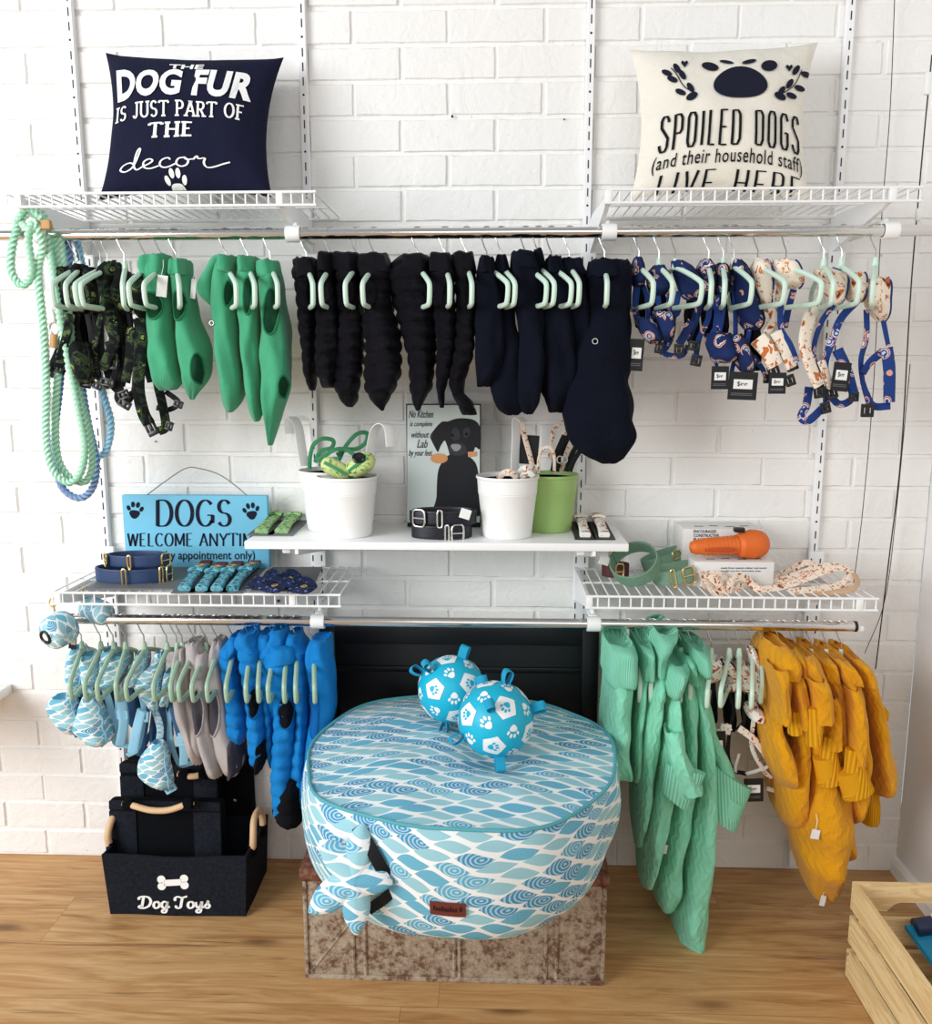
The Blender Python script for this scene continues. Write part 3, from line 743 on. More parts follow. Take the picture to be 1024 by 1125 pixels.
# ------------------------------------------------------------------ cushions
def cushion(name, lab, TL, TR, BR, BL, yt, yb, T, mat, pinch=.06, noise_a=.004, seed=1):
    c = [P(*TL, yt), P(*TR, yt), P(*BR, yb), P(*BL, yb)]
    nrm = (c[1]-c[0]).cross(c[3]-c[0]).normalized()
    if nrm.y > 0: nrm = -nrm
    def mid(u, v):
        uu = u*(1-pinch*(1-v*v)); vv = v*(1-pinch*.9*(1-u*u))
        a = (uu+1)/2; b = (vv+1)/2
        return (c[3]*(1-a)+c[2]*a)*(1-b)+(c[0]*(1-a)+c[1]*a)*b
    def th(u, v):
        e = max(0, (1-abs(u)**2.6)*(1-abs(v)**2.6)); return T*e**.55
    def front(u, v, off=0.0):
        p = mid(u, v); k = th(u, v)
        wr = mnoise.noise(V((u*2.2+seed, v*2.2, seed)))*noise_a*2*min(1, k/T*1.5) + mnoise.noise(V((u*6+seed, v*5, 3)))*noise_a*.5*min(1, k/T*2)
        return p+nrm*(k+wr+off)
    def back(u, v): return mid(u, v)-nrm*th(u, v)*.75
    N = 36; mb = MB()
    for fn, fl in ((lambda u, v: front(u, v), False), (back, True)):
        vs = []; uv = []; fs = []
        for j in range(N+1):
            for i in range(N+1):
                u, v = 2*i/N-1, 2*j/N-1; vs.append(fn(u, v)); uv.append((u*.2, v*.2))
        for j in range(N):
            for i in range(N):
                a = j*(N+1)+i; f = [a, a+1, a+N+2, a+N+1]; fs.append(f[::-1] if fl else f)
        mb.add(vs, fs, uv)
    base = mid(0, -1)
    t = thing(name, lab, 'cushion', base)
    mb.build('cover', mat, t, angle=80)
    def fx(px_, py_):          # photo position to the cushion's own coordinates
        lo, hi = -1.0, 1.0
        u = v = 0.0
        for _ in range(30):
            q = front(u, v, .0012); d = q-CAM
            R = Matrix.Rotation(YAW, 3, 'Z') @ Matrix.Rotation(pi/2-PITCH, 3, 'X'); l = R.transposed() @ d
            x = 512+FPX*l.x/-l.z; y = 562.5-FPX*l.y/-l.z
            u = max(-1.2, min(1.2, u+(px_-x)/95*.9)); v = max(-1.2, min(1.2, v-(py_-y)/82*.9))
        return u, v
    def rect(x0, y0, x1, y1):
        a = fx((x0+x1)/2-.01, (y0+y1)/2); l = fx(x0, (y0+y1)/2)[0]; r = fx(x1, (y0+y1)/2)[0]; tp = fx((x0+x1)/2, y0)[1]; bt = fx((x0+x1)/2, y1)[1]
        return (l, bt, r, tp)
    return t, (lambda u, v: front(max(-1, min(1, u)), max(-1, min(1, v)), .0030)), rect, fx
t, fn, rect, fx = cushion('cushion', 'square dark navy cushion with white dog fur lettering on the upper left shelf', (116, 58), (312, 63), (299, 217), (108, 221), -.10, -.205, .07, 'navy_cloth', pinch=.125, seed=2)
mb = MB()
def pr(x0, ytop, x1, ybot):
    return rect(x0, ytop, x1, ybot)
type_on(mb, 'DOG FUR', pr(129, 77, 281, 105), fn, .045, spacing=1.06)
pen_on(mb, 'IS JUST PART OF', pr(129, 111, 269, 127), fn, .13, .10, .13, gap=.2)
pen_on(mb, 'THE', pr(164, 135, 212, 150), fn, .22, .12, .18, gap=.3)
script_on(mb, 'decor', pr(133, 166, 242, 184), fn, .13, .07)
type_on(mb, 'THE', pr(186, 71.5, 224, 76.5), fn, .03)
mb.build('lettering', 'ink_white', t, smooth=False)
a = fx(195, 203); mb = MB()
for p in paw(0, 0, .17): fan(mb, [(a[0]+x*.85, a[1]+y) for x, y in p], fn, 3)
mb.build('paw_print', 'ink_white', t, smooth=False)

t, fn, rect, fx = cushion('cushion', 'square cream cushion with spoiled dogs lettering and a dark paw print', (692, 54), (899, 46), (890, 221), (692, 220), -.10, -.205, .07, 'cream_cloth', pinch=.125, seed=7)
mb = MB()
pen_on(mb, 'SPOILED DOGS', pr(725, 121, 878, 159), fn, .072, .052, 0, GO, .17)
type_on(mb, '(and their household staff)', pr(718, 163, 880, 184), fn, .006, spacing=1.12)
pen_on(mb, 'LIVE HERE', pr(722, 186, 880, 216), fn, .13, .05, 0, GO, .17)
mb.build('lettering', 'ink_black', t, smooth=False)
mb = MB()
def pxfan(poly, r=4): fan(mb, [fx(x, y) for x, y in poly], fn, r)
pad = []
for k in range(32):
    q = 2*pi*k/32; r = 1+.06*cos(2*q)+.10*sin(3*q)*(.5)
    pad.append((813.5+28*r*cos(q), 92+19*r*sin(q)*(1 if sin(q) < 0 else .92)))
pxfan(pad); pxfan(ell(780, 73.5, 9.5, 4.5, .22)); pxfan(ell(845, 72.5, 9, 6, -.1)); pxfan(ell(798, 68.5, 8, 1.8, .15)); pxfan(ell(823, 68, 8, 2.2, -.2))
mb.build('paw_print', 'ink_navy', t, smooth=False)
for sx, cx, cy in ((1, 750, 94), (-1, 867, 94)):
    mb = MB()
    st = [(cx+sx*(-13), cy-19), (cx+sx*(-7), cy-12), (cx+sx*2, cy+2), (cx+sx*16, cy+9)]
    if sx < 0: st = [(cx+14, cy-17), (cx+7, cy-2), (cx-2, cy+6), (cx-13, cy+11)]
    L = [fx(p.x, p.y) for p in catm([(a_, b_, 0) for a_, b_ in st], 4)]; pen(mb, L, .012, .012, fn)
    for k, (x, y) in enumerate(st[:3]):
        for q in (-1, 1):
            pxfan(ell(x+sx*(3 if q > 0 else -1)+q*3.5*(1 if sx > 0 else -1), y+3+q*-2.5, 6.2, 3.2, sx*(0.5+q*.5)+(.4 if q < 0 else 0), 12), 2)
    pxfan(ell(cx+sx*10, cy+12, 7, 4, -.5*sx, 12), 2)
    mb.build('leaf_sprig', 'ink_navy', t, smooth=False)
for cx, cy in ((752, 70.5), (867, 75)):
    mb = MB(); pxfan([(cx, cy+4), (cx-4, cy-1), (cx-3, cy-3.4), (cx-1.4, cy-3.2), (cx, cy-1.5), (cx+1.4, cy-3.2), (cx+3, cy-3.4), (cx+4, cy-1)], 2)
    mb.build('heart', 'ink_navy', t, smooth=False)
# ------------------------------------------------------------------ clothes hangers
def make_hanger(mat, label):
    t = thing('clothes_hanger', label, 'hanger', (0, 0, 0))
    mb = MB(); R = .0146
    hook = [(-R*cos(radians(a))*-1, 0, R*sin(radians(a))) for a in range(-30, 181, 15)]
    pts = [V(p) for p in hook]+[V((-R*.95, 0, -.012)), V((-R*.45, 0, -.030)), V((0, 0, -.042)), V((0, 0, -.078))]
    tube(mb, pts, .0016, 6); mb.build('hook', 'wire', t)
    mb = MB(); tube(mb, [(0, 0, -.058), (0, 0, -.066), (0, 0, -.084)], lambda q: .0042+.004*q, 8); mb.build('neck', mat, t)
    mb = MB()
    half = [V((0, -.012, -.082)), V((0, -.060, -.098)), V((0, -.108, -.118)), V((0, -.121, -.128)), V((0, -.122, -.142)), V((0, -.118, -.160)), V((0, -.106, -.169))]
    loop = half+[V((0, -.05, -.170)), V((0, .05, -.170))]+[V((0, -p.y, p.z)) for p in half[::-1]]
    tube(mb, catm(loop, 4, True), .0058, 8, True); mb.build('frame', mat, t)
    return t
HANG = {'mint': None, 'sage': None}
HYAW = {80: 2, 86: 10, 108: -2, 116: -4, 135: 20, 158: 4, 176: 2, 192: 22, 247.5: 26, 271: 22, 296: 21, 336: 18, 362.6: 0, 391: -3, 411: -5, 459: 17, 489: 8, 513: 7, 535: 23, 551: 14, 578: 20, 592: 14, 606: 18, 626: 6, 665: -4, 703: 6, 725: 4, 743: 17, 780: -10, 796: -12, 807.6: 4, 834: 12, 865: 20, 907: -10, 926.5: -3, 964: -24, 88: 12, 109: 6, 123: 5, 136: 12, 157: 1, 182: 5, 193: 13, 199: 6, 212: 1, 225: 2, 238: 5, 256: 7, 274: 10, 285: 12, 301: 6, 314: 10, 326: 10, 344: 12, 783: -17, 803: -23, 814: -15, 829: -16}
def hang(px_, py_, kind, yaw, label, group, z, dy=0.0, small=False):
    yaw = HYAW.get(px_, -(px_-542)*.057)
    x = P(px_, py_, -.25).x; loc = (x, -.25, z-.0005)
    if HANG[kind] is None:
        h = make_hanger(kind, label); HANG[kind] = h; h.location = loc; h.rotation_euler = (0, 0, radians(yaw))
    else: h = copy_thing(HANG[kind], loc, radians(yaw))
    h['label'] = label; h['group'] = group; h.scale = (1, .70, 1) if small else (1, 1, 1); return h

# ------------------------------------------------------------------ hanging cloth
def lerp_rows(rows, n):
    ys = [r[0] for r in rows]; out = []
    for i in range(n+1):
        t = i/n; y = ys[0]+(ys[-1]-ys[0])*t; k = 0
        while k < len(rows)-2 and rows[k+1][0] < y: k += 1
        r0 = rows[max(0, k-1)]; r1 = rows[k]; r2 = rows[k+1]; r3 = rows[min(len(rows)-1, k+2)]
        h = r2[0]-r1[0]; s = (y-r1[0])/h; o = [y]
        for c in (1, 2):
            m1 = (r2[c]-r0[c])/(r2[0]-r0[0])*h if r2[0] != r0[0] else 0
            m2 = (r3[c]-r1[c])/(r3[0]-r1[0])*h if r3[0] != r1[0] else 0
            o.append((2*s**3-3*s*s+1)*r1[c]+(s**3-2*s*s+s)*m1+(-2*s**3+3*s*s)*r2[c]+(s**3-s*s)*m2)
        out.append(o)
    return out
class Cloth:
    def __init__(s, rows, Y=-.25, depth=.06, n=46, fold=.07, quilt=0, seed=0, flat_=.75, tip=True):
        s.rows = lerp_rows(rows, n); s.Y = Y; s.n = n; s.fold = fold; s.quilt = quilt; s.seed = seed; s.pw = flat_
        amax = max(r[2]-r[1] for r in s.rows); s.c = []
        for i, r in enumerate(s.rows):
            p = P((r[1]+r[2])/2, r[0], Y); a = max(.0012, (P(r[2], r[0], Y).x-P(r[1], r[0], Y).x)/2); t = i/n
            b = depth*(.35+.65*min(1, (r[2]-r[1])/(.8*amax)))
            if t > .82 and tip: b *= sqrt(max(.02, 1-((t-.82)/.18)**2*.85))
            if t < .10: b *= .72+.28*t/.10
            s.c.append((p, a, b))
    def pt(s, i, th, off=0.0):
        f = max(0, min(s.n-1e-6, i)); k = int(f); q = f-k
        p = s.c[k][0].lerp(s.c[k+1][0], q); a = s.c[k][1]*(1-q)+s.c[k+1][1]*q; b = s.c[k][2]*(1-q)+s.c[k+1][2]*q
        cc, d = cos(th), sin(th)
        x = math.copysign(abs(cc)**s.pw, cc); y = math.copysign(abs(d)**s.pw, d)
        z = p.z; m = 1.0
        m += s.fold*(sin(3*th+s.seed*1.7+z*14)*.6+sin(5*th-s.seed+z*23)*.4)
        nz = mnoise.noise(V((x*1.5+s.seed*3.1, y*1.5, z*16)))*s.fold*1.6; m += nz
        if s.quilt:
            ph = (z/s.quilt + .12*sin(th*2+s.seed)); m += -.13+.20*abs(sin(pi*ph))**.5
        return V((p.x+(a*m+off)*x, p.y+(b*m+off)*y, z+mnoise.noise(V((x*2, y*2, z*9+s.seed)))*s.fold*.05))
    def mesh(s, m=28, opening=True):
        mb = MB(); rings = []; uvs = []; L = 0
        if opening:
            for k, sh in ((3, .55), (1.5, .80), (0, .92)):
                r = [s.pt(k, 2*pi*j/m) for j in range(m)]; c = sum(r, V((0, 0, 0)))/m
                rings.append([c+(q-c)*sh for q in r]); uvs += [(j*.004, 0) for j in range(m)]
        for i in range(s.n+1):
            r = [s.pt(i, 2*pi*j/m) for j in range(m)]; per = sum((r[j]-r[j-1]).length for j in range(m))
            if i: L += (s.c[i][0]-s.c[i-1][0]).length
            rings.append(r); uvs += [(.5*per*abs(2*j/m-1), L) for j in range(m)]
        # round the hem closed
        r = rings[-1]; c = sum(r, V((0, 0, 0)))/m
        rings.append([c+(q-c)*.5+V((0, 0, -.002)) for q in r]); uvs += [(j*.004, L) for j in range(m)]
        return ring_skin(mb, rings, False, True, uvs)
    def at(s, px_, py_, off=.002):
        # a point of the front of the cloth
        i = (py_-s.rows[0][0])/(s.rows[-1][0]-s.rows[0][0])*s.n; i = max(0, min(s.n, i)); k = min(s.n-1, int(i)); r = s.rows[k]
        u = (px_-(r[1]+r[2])/2)/max(1e-6, (r[2]-r[1])/2); u = max(-.97, min(.97, u))
        th = -math.acos(math.copysign(abs(u)**(1/s.pw), u))
        return s.pt(i, th, off)

def garment(name, label, cat, group, rows, mat, Y=-.25, depth=.06, fold=.07, quilt=0, seed=0, parts=(), n=46, pw=.75):
    c = Cloth(rows, Y, depth, n, fold, quilt, seed, pw)
    p0 = c.c[-1][0]; t = thing(name, label, cat, p0, group)
    c.mesh().build('body', mat, t, angle=75)
    for pt in parts:
        k = pt[0]
        if k == 'collar':        # (kind, rows, mat)
            cc = Cloth(pt[1], Y-.004, depth*1.0, 16, fold*1.3, 0, seed+5, pw, False); cc.mesh().build('collar', pt[2], t, angle=75)
        elif k == 'hood':
            cc = Cloth(pt[1], Y+.015, depth*1.0, 22, fold*1.5, 0, seed+9, pw, False); cc.mesh().build('hood', pt[2], t, angle=75)
        elif k in ('sleeve', 'lining'):
            cc = Cloth(pt[1], Y-(pt[3] if len(pt) > 3 else .05), depth*(.55 if k == 'sleeve' else 1.02), 24, fold*1.2, quilt, seed+3, pw, k == 'lining'); so = cc.mesh().build(k, pt[2], t, angle=75)
        elif k == 'cuff':        # flared cuff: top-left, top-right, bottom-right, bottom-left
            a, b, d, e = [P(*q, Y-(pt[3] if len(pt) > 3 else .06)) for q in pt[1]]
            mb = MB(); rings = []; uvs = []
            for i in range(9):
                q = i/8; l = a.lerp(e, q); r = b.lerp(d, q); cen = (l+r)/2; hv = (r-l)/2; dep = .017+.010*q; ring = []
                for j in range(24):
                    th = 2*pi*j/24; ring.append(cen+hv*cos(th)+V((0, 1, 0))*dep*sin(th)); uvs.append((hv.length*abs(th-pi)*.7, q*.06))
                rings.append(ring)
            for sh in (.92, .86):
                q = rings[8]; cen = sum(q, V((0, 0, 0)))/24; up = (rings[0][0]-rings[8][0])*(.10 if sh > .9 else .6)
                rings.append([cen+(v-cen)*sh+up for v in q]); uvs += [(0, 0)]*24
            ring_skin(mb, rings, False, True, uvs).build('cuff', pt[2], t, angle=70)
        elif k == 'armhole':     # (kind, cx, cy, rx, ry, rim material, inner material: shade of the inside put into a dark disc)
            _, cx, cy, rx, ry, rm, im = pt
            pol = ell(cx, cy, rx, ry, 0, 22); mb = MB(); fan(mb, pol, lambda a, b: c.at(a, b, .0016), 4); ah = mb.build('armhole', im, t)
            mb = MB(); tube(mb, [c.at(a, b, .002) for a, b in pol], .0024, 6, True); mb.build('armhole_trim', rm, ah)
        elif k == 'tag':         # small paper swing tag
            _, cx, cy, ww, hh, m_ = pt
            mb = MB(); q = c.at(cx, cy, .012); box(mb, q, (ww, .0012, hh), 0, Matrix.Rotation(radians(8), 3, 'Y')); mb.build('swing_tag', m_, t, smooth=False)
            mb = MB(); tube(mb, [q+V((0, 0, hh/2)), q+V((.004, .004, hh/2+.02)), q+V((.002, .010, hh/2+.035))], .0007, 5); mb.build('tag_string', 'ink_white', t)
        elif k == 'zip':         # small buckle ring seen between the garments
            _, cx, cy, r = pt; q = c.at(cx, cy, .004); mb = MB(); tube(mb, [q+V((r*cos(a), 0, r*sin(a))) for a in [2*pi*j/14 for j in range(14)]], .0016, 6, True); mb.build('metal_ring', 'silver', t)
    return t

UP, LO = RU, RL
gU = 'mint hangers on the upper rail'; gL = 'sage hangers on the lower left rail'; gR = 'mint hangers on the lower right rail'
# green fleece vests
def green(lab, hookx, rows, parts, seed, Y, yaw):
    hang(hookx, 257, 'mint', yaw, 'mint hanger in '+lab, gU, UP)
    garment('dog_vest', lab, 'dog vest', 'green fleece dog vests', rows, 'green_fleece', Y, .058, .10, 0, seed, parts)
green('green fleece vest with high collar, right beside the camouflage harnesses', 176, [(284, 163, 187), (300, 162, 190), (330, 164, 193), (352, 167, 194), (380, 169, 196), (405, 171, 199), (420, 172, 200), (428, 176, 195)],
      [('collar', [(281, 164, 186), (292, 161, 189), (302, 162, 190)], 'green_fleece'), ('armhole', 178, 338, 10, 15, 'green_trim', 'green_dark'), ('tag', 186, 317, .024, .048, 'card_white')], 1, -.245, 18)
green('short green fleece vest with slanted dark leg opening, second green one', 192, [(288, 193, 207), (305, 192, 209), (330, 195, 213), (350, 196, 217), (375, 198, 226), (388, 200, 230), (405, 202, 230), (420, 204, 225), (432, 207, 217), (438, 209, 213)],
      [('collar', [(286, 192, 207), (295, 191, 208), (304, 192, 209)], 'green_fleece'), ('armhole', 205, 338, 6, 16, 'green_trim', 'green_dark'), ('armhole', 224, 405, 5, 17, 'green_trim', 'green_dark'), ('tag', 211, 318, .012, .045, 'card_white')], 2, -.252, 6)
green('green fleece vest with big drooping hood left of two plainer ones', 247.5, [(286, 240, 258), (300, 238, 260), (330, 237, 262), (350, 238, 262), (380, 240, 263), (410, 243, 267), (430, 246, 267), (445, 248, 262), (452, 250, 256)],
      [('hood', [(284, 237, 257), (296, 230, 250), (308, 224, 246), (318, 222, 244), (328, 227, 243), (335, 235, 243)], 'green_fleece'), ('collar', [(282, 243, 259), (292, 242, 260), (300, 242, 260)], 'green_fleece'), ('armhole', 257, 325, 3.5, 14, 'green_trim', 'green_dark'), ('zip', 242, 355, .005)], 3, -.25, -4)
green('middle one of the three long green fleece vests in a row', 271, [(284, 266, 281), (300, 264, 284), (330, 264, 287), (370, 267, 287), (400, 270, 288), (430, 273, 290), (448, 275, 289), (462, 279, 285)],
      [('collar', [(283, 266, 282), (292, 265, 284), (300, 265, 284)], 'green_fleece'), ('armhole', 279, 328, 4, 20, 'green_trim', 'green_dark')], 4, -.248, -8)
green('longest green fleece vest, hanging next to the black quilted ones', 296, [(289, 287, 305), (300, 286, 308), (330, 287, 312), (360, 289, 317), (400, 290, 319), (425, 291, 318), (445, 292, 312), (470, 294, 304), (488, 295, 299)],
      [('collar', [(287, 286, 306), (297, 285, 308), (306, 286, 308)], 'green_fleece'), ('armhole', 304, 345, 7, 24, 'green_trim', 'green_dark'), ('armhole', 315, 425, 3.5, 12, 'green_trim', 'green_dark')], 5, -.252, -8)
# black quilted vests
PUF = [(336, 14, [(286, 325, 349), (300, 324, 351), (320, 328, 350), (350, 330, 349), (380, 332, 348), (410, 335, 347), (428, 340, 346)], (345, 326, 3, 12)),
 (362.6, 20, [(280, 352, 366), (300, 352, 369), (330, 350, 372), (360, 350, 374), (390, 349, 374), (410, 350, 373), (425, 355, 369)], (361, 322, 7, 14)),
 (391, 12, [(280, 367, 395), (300, 369, 398), (330, 372, 398), (360, 373, 400), (400, 371, 398), (425, 370, 394), (440, 376, 392), (446, 380, 388)], (386, 324, 6, 14)),
 (411, 20, [(281, 395, 426), (300, 396, 430), (330, 400, 430), (355, 400, 436), (380, 402, 440), (410, 403, 440), (430, 404, 432), (444, 412, 424), (450, 418, 422)], (408, 325, 9, 16)),
 (459, -16, [(282, 440, 470), (295, 428, 472), (312, 428, 474), (340, 436, 477), (370, 442, 478), (400, 449, 477), (425, 451, 474), (440, 454, 466), (450, 457, 462)], (470, 328, 4, 14)),
 (489, -4, [(281, 472, 498), (296, 471, 500), (320, 478, 500), (350, 478, 501), (380, 480, 500), (410, 479, 495), (430, 480, 489), (447, 483, 488)], (492, 330, 4, 14)),
 (513, -6, [(280, 497, 520), (300, 499, 522), (330, 501, 523), (360, 500, 522), (390, 497, 520), (415, 494, 512), (430, 496, 510), (442, 502, 519), (455, 508, 523)], (517, 330, 4, 16))]
PL = ['slimmest black quilted dog vest, leftmost of the black row', 'black quilted vest between the slimmest one and a wider collared one', 'black quilted vest with folded collar, third of the black row', 'wide black quilted vest just left of the gap in its row',
      'black quilted vest with bulging left collar, first right of the gap', 'narrow black quilted vest ending in a thin tail above the dog picture', 'black quilted vest whose tail kicks out right above the dog picture']
for i, (hk, yaw, rows, ah) in enumerate(PUF):
    hang(hk, 257, 'mint', yaw, 'mint hanger in '+PL[i], gU, UP)
    garment('dog_vest', PL[i], 'dog vest', 'black quilted dog vests', rows, 'puffer', -.25+(-.006 if i % 2 else .004), .060, .08, .032, 10+i,
            [('collar', [(rows[0][0]-1, rows[0][1]+1, rows[0][2]), (rows[0][0]+10, rows[0][1]-1, rows[0][2]+2), (rows[0][0]+20, rows[1][1], rows[1][2]+1)], 'puffer'), ('armhole', *ah, 'puffer', 'black_lining')], 60)
# plain dark navy jumpers
NAV = [(535, -14, [(284, 527, 542), (300, 524, 546), (340, 523, 552), (380, 523, 553), (410, 523, 549), (424, 524, 540)]),
 (551, -20, [(283, 545, 556), (300, 543, 560), (340, 540, 565), (400, 538, 575), (430, 540, 572), (450, 548, 575), (455, 555, 570)]),
 (578, -16, [(278, 562, 585), (300, 561, 592), (340, 567, 596), (400, 569, 600), (440, 569, 592), (454, 575, 585)]),
 (592, -12, [(277, 585, 596), (300, 586, 600), (340, 590, 605), (400, 592, 608), (430, 595, 612), (440, 600, 610)]),
 (606, -18, [(284, 600, 616), (300, 598, 622), (340, 596, 628), (400, 594, 632), (430, 596, 628), (452, 602, 618)]),
 (626, -8, [(286, 615, 637), (310, 617, 645), (350, 622, 650), (400, 625, 650), (440, 620, 640)]),
 (665, -22, [(288, 648, 680), (303, 645, 684), (340, 645, 690), (380, 632, 693), (420, 622, 694), (450, 621, 695), (480, 626, 695), (495, 635, 690), (505, 652, 684), (508, 660, 678)])]
NL = ['plain dark navy jumper first right of the black quilted vests', 'plain dark navy jumper behind the first one, above the white pot hook', 'dark navy jumper with round bottom in the middle of its row', 'slim dark navy jumper squeezed behind the middle of the navy row',
      'plain dark navy jumper just above the leads in the green pot', 'short dark navy jumper tucked behind the largest one', 'largest dark navy hooded jumper, hanging lowest beside the blue harnesses']
for i, (hk, yaw, rows) in enumerate(NAV):
    hang(hk, 257, 'mint', yaw, 'mint hanger in '+NL[i], gU, UP)
    pa = [('collar', [(rows[0][0]-1, rows[0][1]+1, rows[0][2]), (rows[0][0]+9, rows[0][1]-1, rows[0][2]+2), (rows[0][0]+18, rows[1][1]+1, rows[1][2]-1)], 'navy_knit')]
    if i == 6: pa += [('hood', [(288, 650, 690), (305, 655, 694), (325, 660, 694), (340, 668, 692)], 'navy_knit'), ('zip', 652, 375, .006)]
    garment('dog_jumper', NL[i], 'dog jumper', 'dark navy dog jumpers', rows, 'navy_knit', -.25+(-.012, .012, -.016, .02, .0, .018, -.014)[i], .062, .11, 0, 30+i, pa)
# grey fleece vests
GRY = [(199, 14, [(712, 196, 205), (730, 194, 208), (760, 192, 210), (800, 203, 215), (830, 212, 222), (838, 215, 222)]), (212, 16, [(704, 207, 222), (715, 206, 227), (740, 204, 214), (780, 208, 222), (820, 214, 228), (832, 220, 226)]),
 (225, 16, [(716, 218, 234), (735, 214, 232), (760, 216, 232), (800, 219, 236), (840, 229, 244), (852, 231, 243)]), (238, 16, [(703, 235, 246), (720, 232, 246), (750, 233, 250), (790, 235, 254), (815, 240, 262), (835, 245, 266), (848, 248, 262), (852, 250, 256)])]
GYL = ['grey fleece dog vest nearest the blue leaf harnesses', 'grey fleece dog vest second in its row of four', 'grey fleece dog vest with twisted collar, third in its row', 'grey fleece dog vest with dark lining, next to the bright blue vests']
for i, (hk, yaw, rows) in enumerate(GRY):
    hang(hk, 683, 'sage', yaw, 'sage hanger in '+GYL[i], gL, LO)
    pa = [('collar', [(rows[0][0]-2, rows[0][1]+1, rows[0][2]), (rows[0][0]+8, rows[0][1]-1, rows[0][2]+2), (rows[0][0]+22, rows[1][1]-1, rows[1][2]+1)], 'grey_fleece')]
    if i > 1: pa += [('armhole', (rows[2][1]+rows[2][2])/2-1, 775, 7, 25, 'grey_fleece', 'grey_dark')]
    if i == 3: pa += [('lining', [(806, 255, 265), (825, 255, 267), (842, 254, 266), (850, 252, 260)], 'grey_dark', -.004)]
    garment('dog_vest', GYL[i], 'dog vest', 'grey fleece dog vests', rows, 'grey_fleece', -.25+(.008 if i % 2 else -.004), .052, .10, 0, 50+i, pa)
# bright blue quilted vests
BLU = [(256, 20, [(697, 255, 267), (715, 244, 264), (740, 248, 264), (775, 252, 270), (800, 255, 272), (815, 258, 268)]), (274, 18, [(693, 264, 282), (705, 265, 289), (740, 268, 290), (780, 274, 292), (830, 277, 293), (840, 281, 290), (846, 283, 287)]),
 (285, 14, [(694, 287, 303), (720, 282, 300), (760, 290, 303), (800, 294, 303), (835, 296, 302), (842, 297, 301)]), (301, 10, [(690, 300, 315), (705, 290, 318), (725, 283, 318), (745, 290, 316), (765, 295, 312), (790, 300, 310)]),
 (314, 12, [(706, 300, 325), (720, 292, 326), (745, 298, 326), (790, 303, 325), (830, 301, 322), (870, 300, 322), (890, 301, 320), (900, 304, 316)]), (326, 10, [(694, 318, 330), (715, 322, 340), (745, 323, 342), (790, 327, 340), (840, 322, 338), (880, 325, 337)]),
 (344, 2, [(700, 343, 362), (715, 338, 365), (750, 342, 368), (780, 345, 368), (800, 340, 364), (830, 336, 358), (870, 330, 346), (895, 328, 336)])]
BLL = ['short bright blue quilted vest next to the grey fleece vests', 'bright blue quilted vest with dark slanted hem, second of the blue row', 'narrow bright blue vest behind the second of the blue row', 'bright blue quilted vest with wide shoulder fold, half hidden',
       'longest bright blue quilted vest with black belly lining', 'slim bright blue quilted vest behind the longest one', 'bright blue vest nearest the round leaf pattern bean bag']
for i, (hk, yaw, rows) in enumerate(BLU):
    hang(hk, 683, 'sage', yaw, 'sage hanger in '+BLL[i], gL, LO)
    pa = [('collar', [(rows[0][0]-1, rows[0][1]+1, rows[0][2]), (rows[0][0]+9, rows[0][1]-2, rows[0][2]+2), (rows[0][0]+18, rows[1][1]+2, rows[1][2])], 'blue_puffer')]
    if i == 1: pa += [('armhole', 285, 763, 5, 16, 'blue_trim', 'black_lining'), ('lining', [(808, 286, 294), (825, 284, 294), (838, 283, 291), (845, 283, 288)], 'black_lining', -.002)]
    if i == 4: pa += [('lining', [(845, 320, 328), (862, 308, 333), (880, 303, 334), (895, 304, 334), (905, 314, 330)], 'black_lining', -.006), ('armhole', 318, 775, 7, 18, 'blue_trim', 'black_lining')]
    if i == 6: pa += [('armhole', 350, 775, 5, 26, 'blue_trim', 'blue_trim')]
    garment('dog_vest', BLL[i], 'dog vest', 'bright blue quilted dog vests', rows, 'blue_puffer', -.25+(.006, -.010, .012, .004, -.014, .01, -.004)[i], .056, .06, .036 if i < 6 else 0, 60+i, pa, 60)
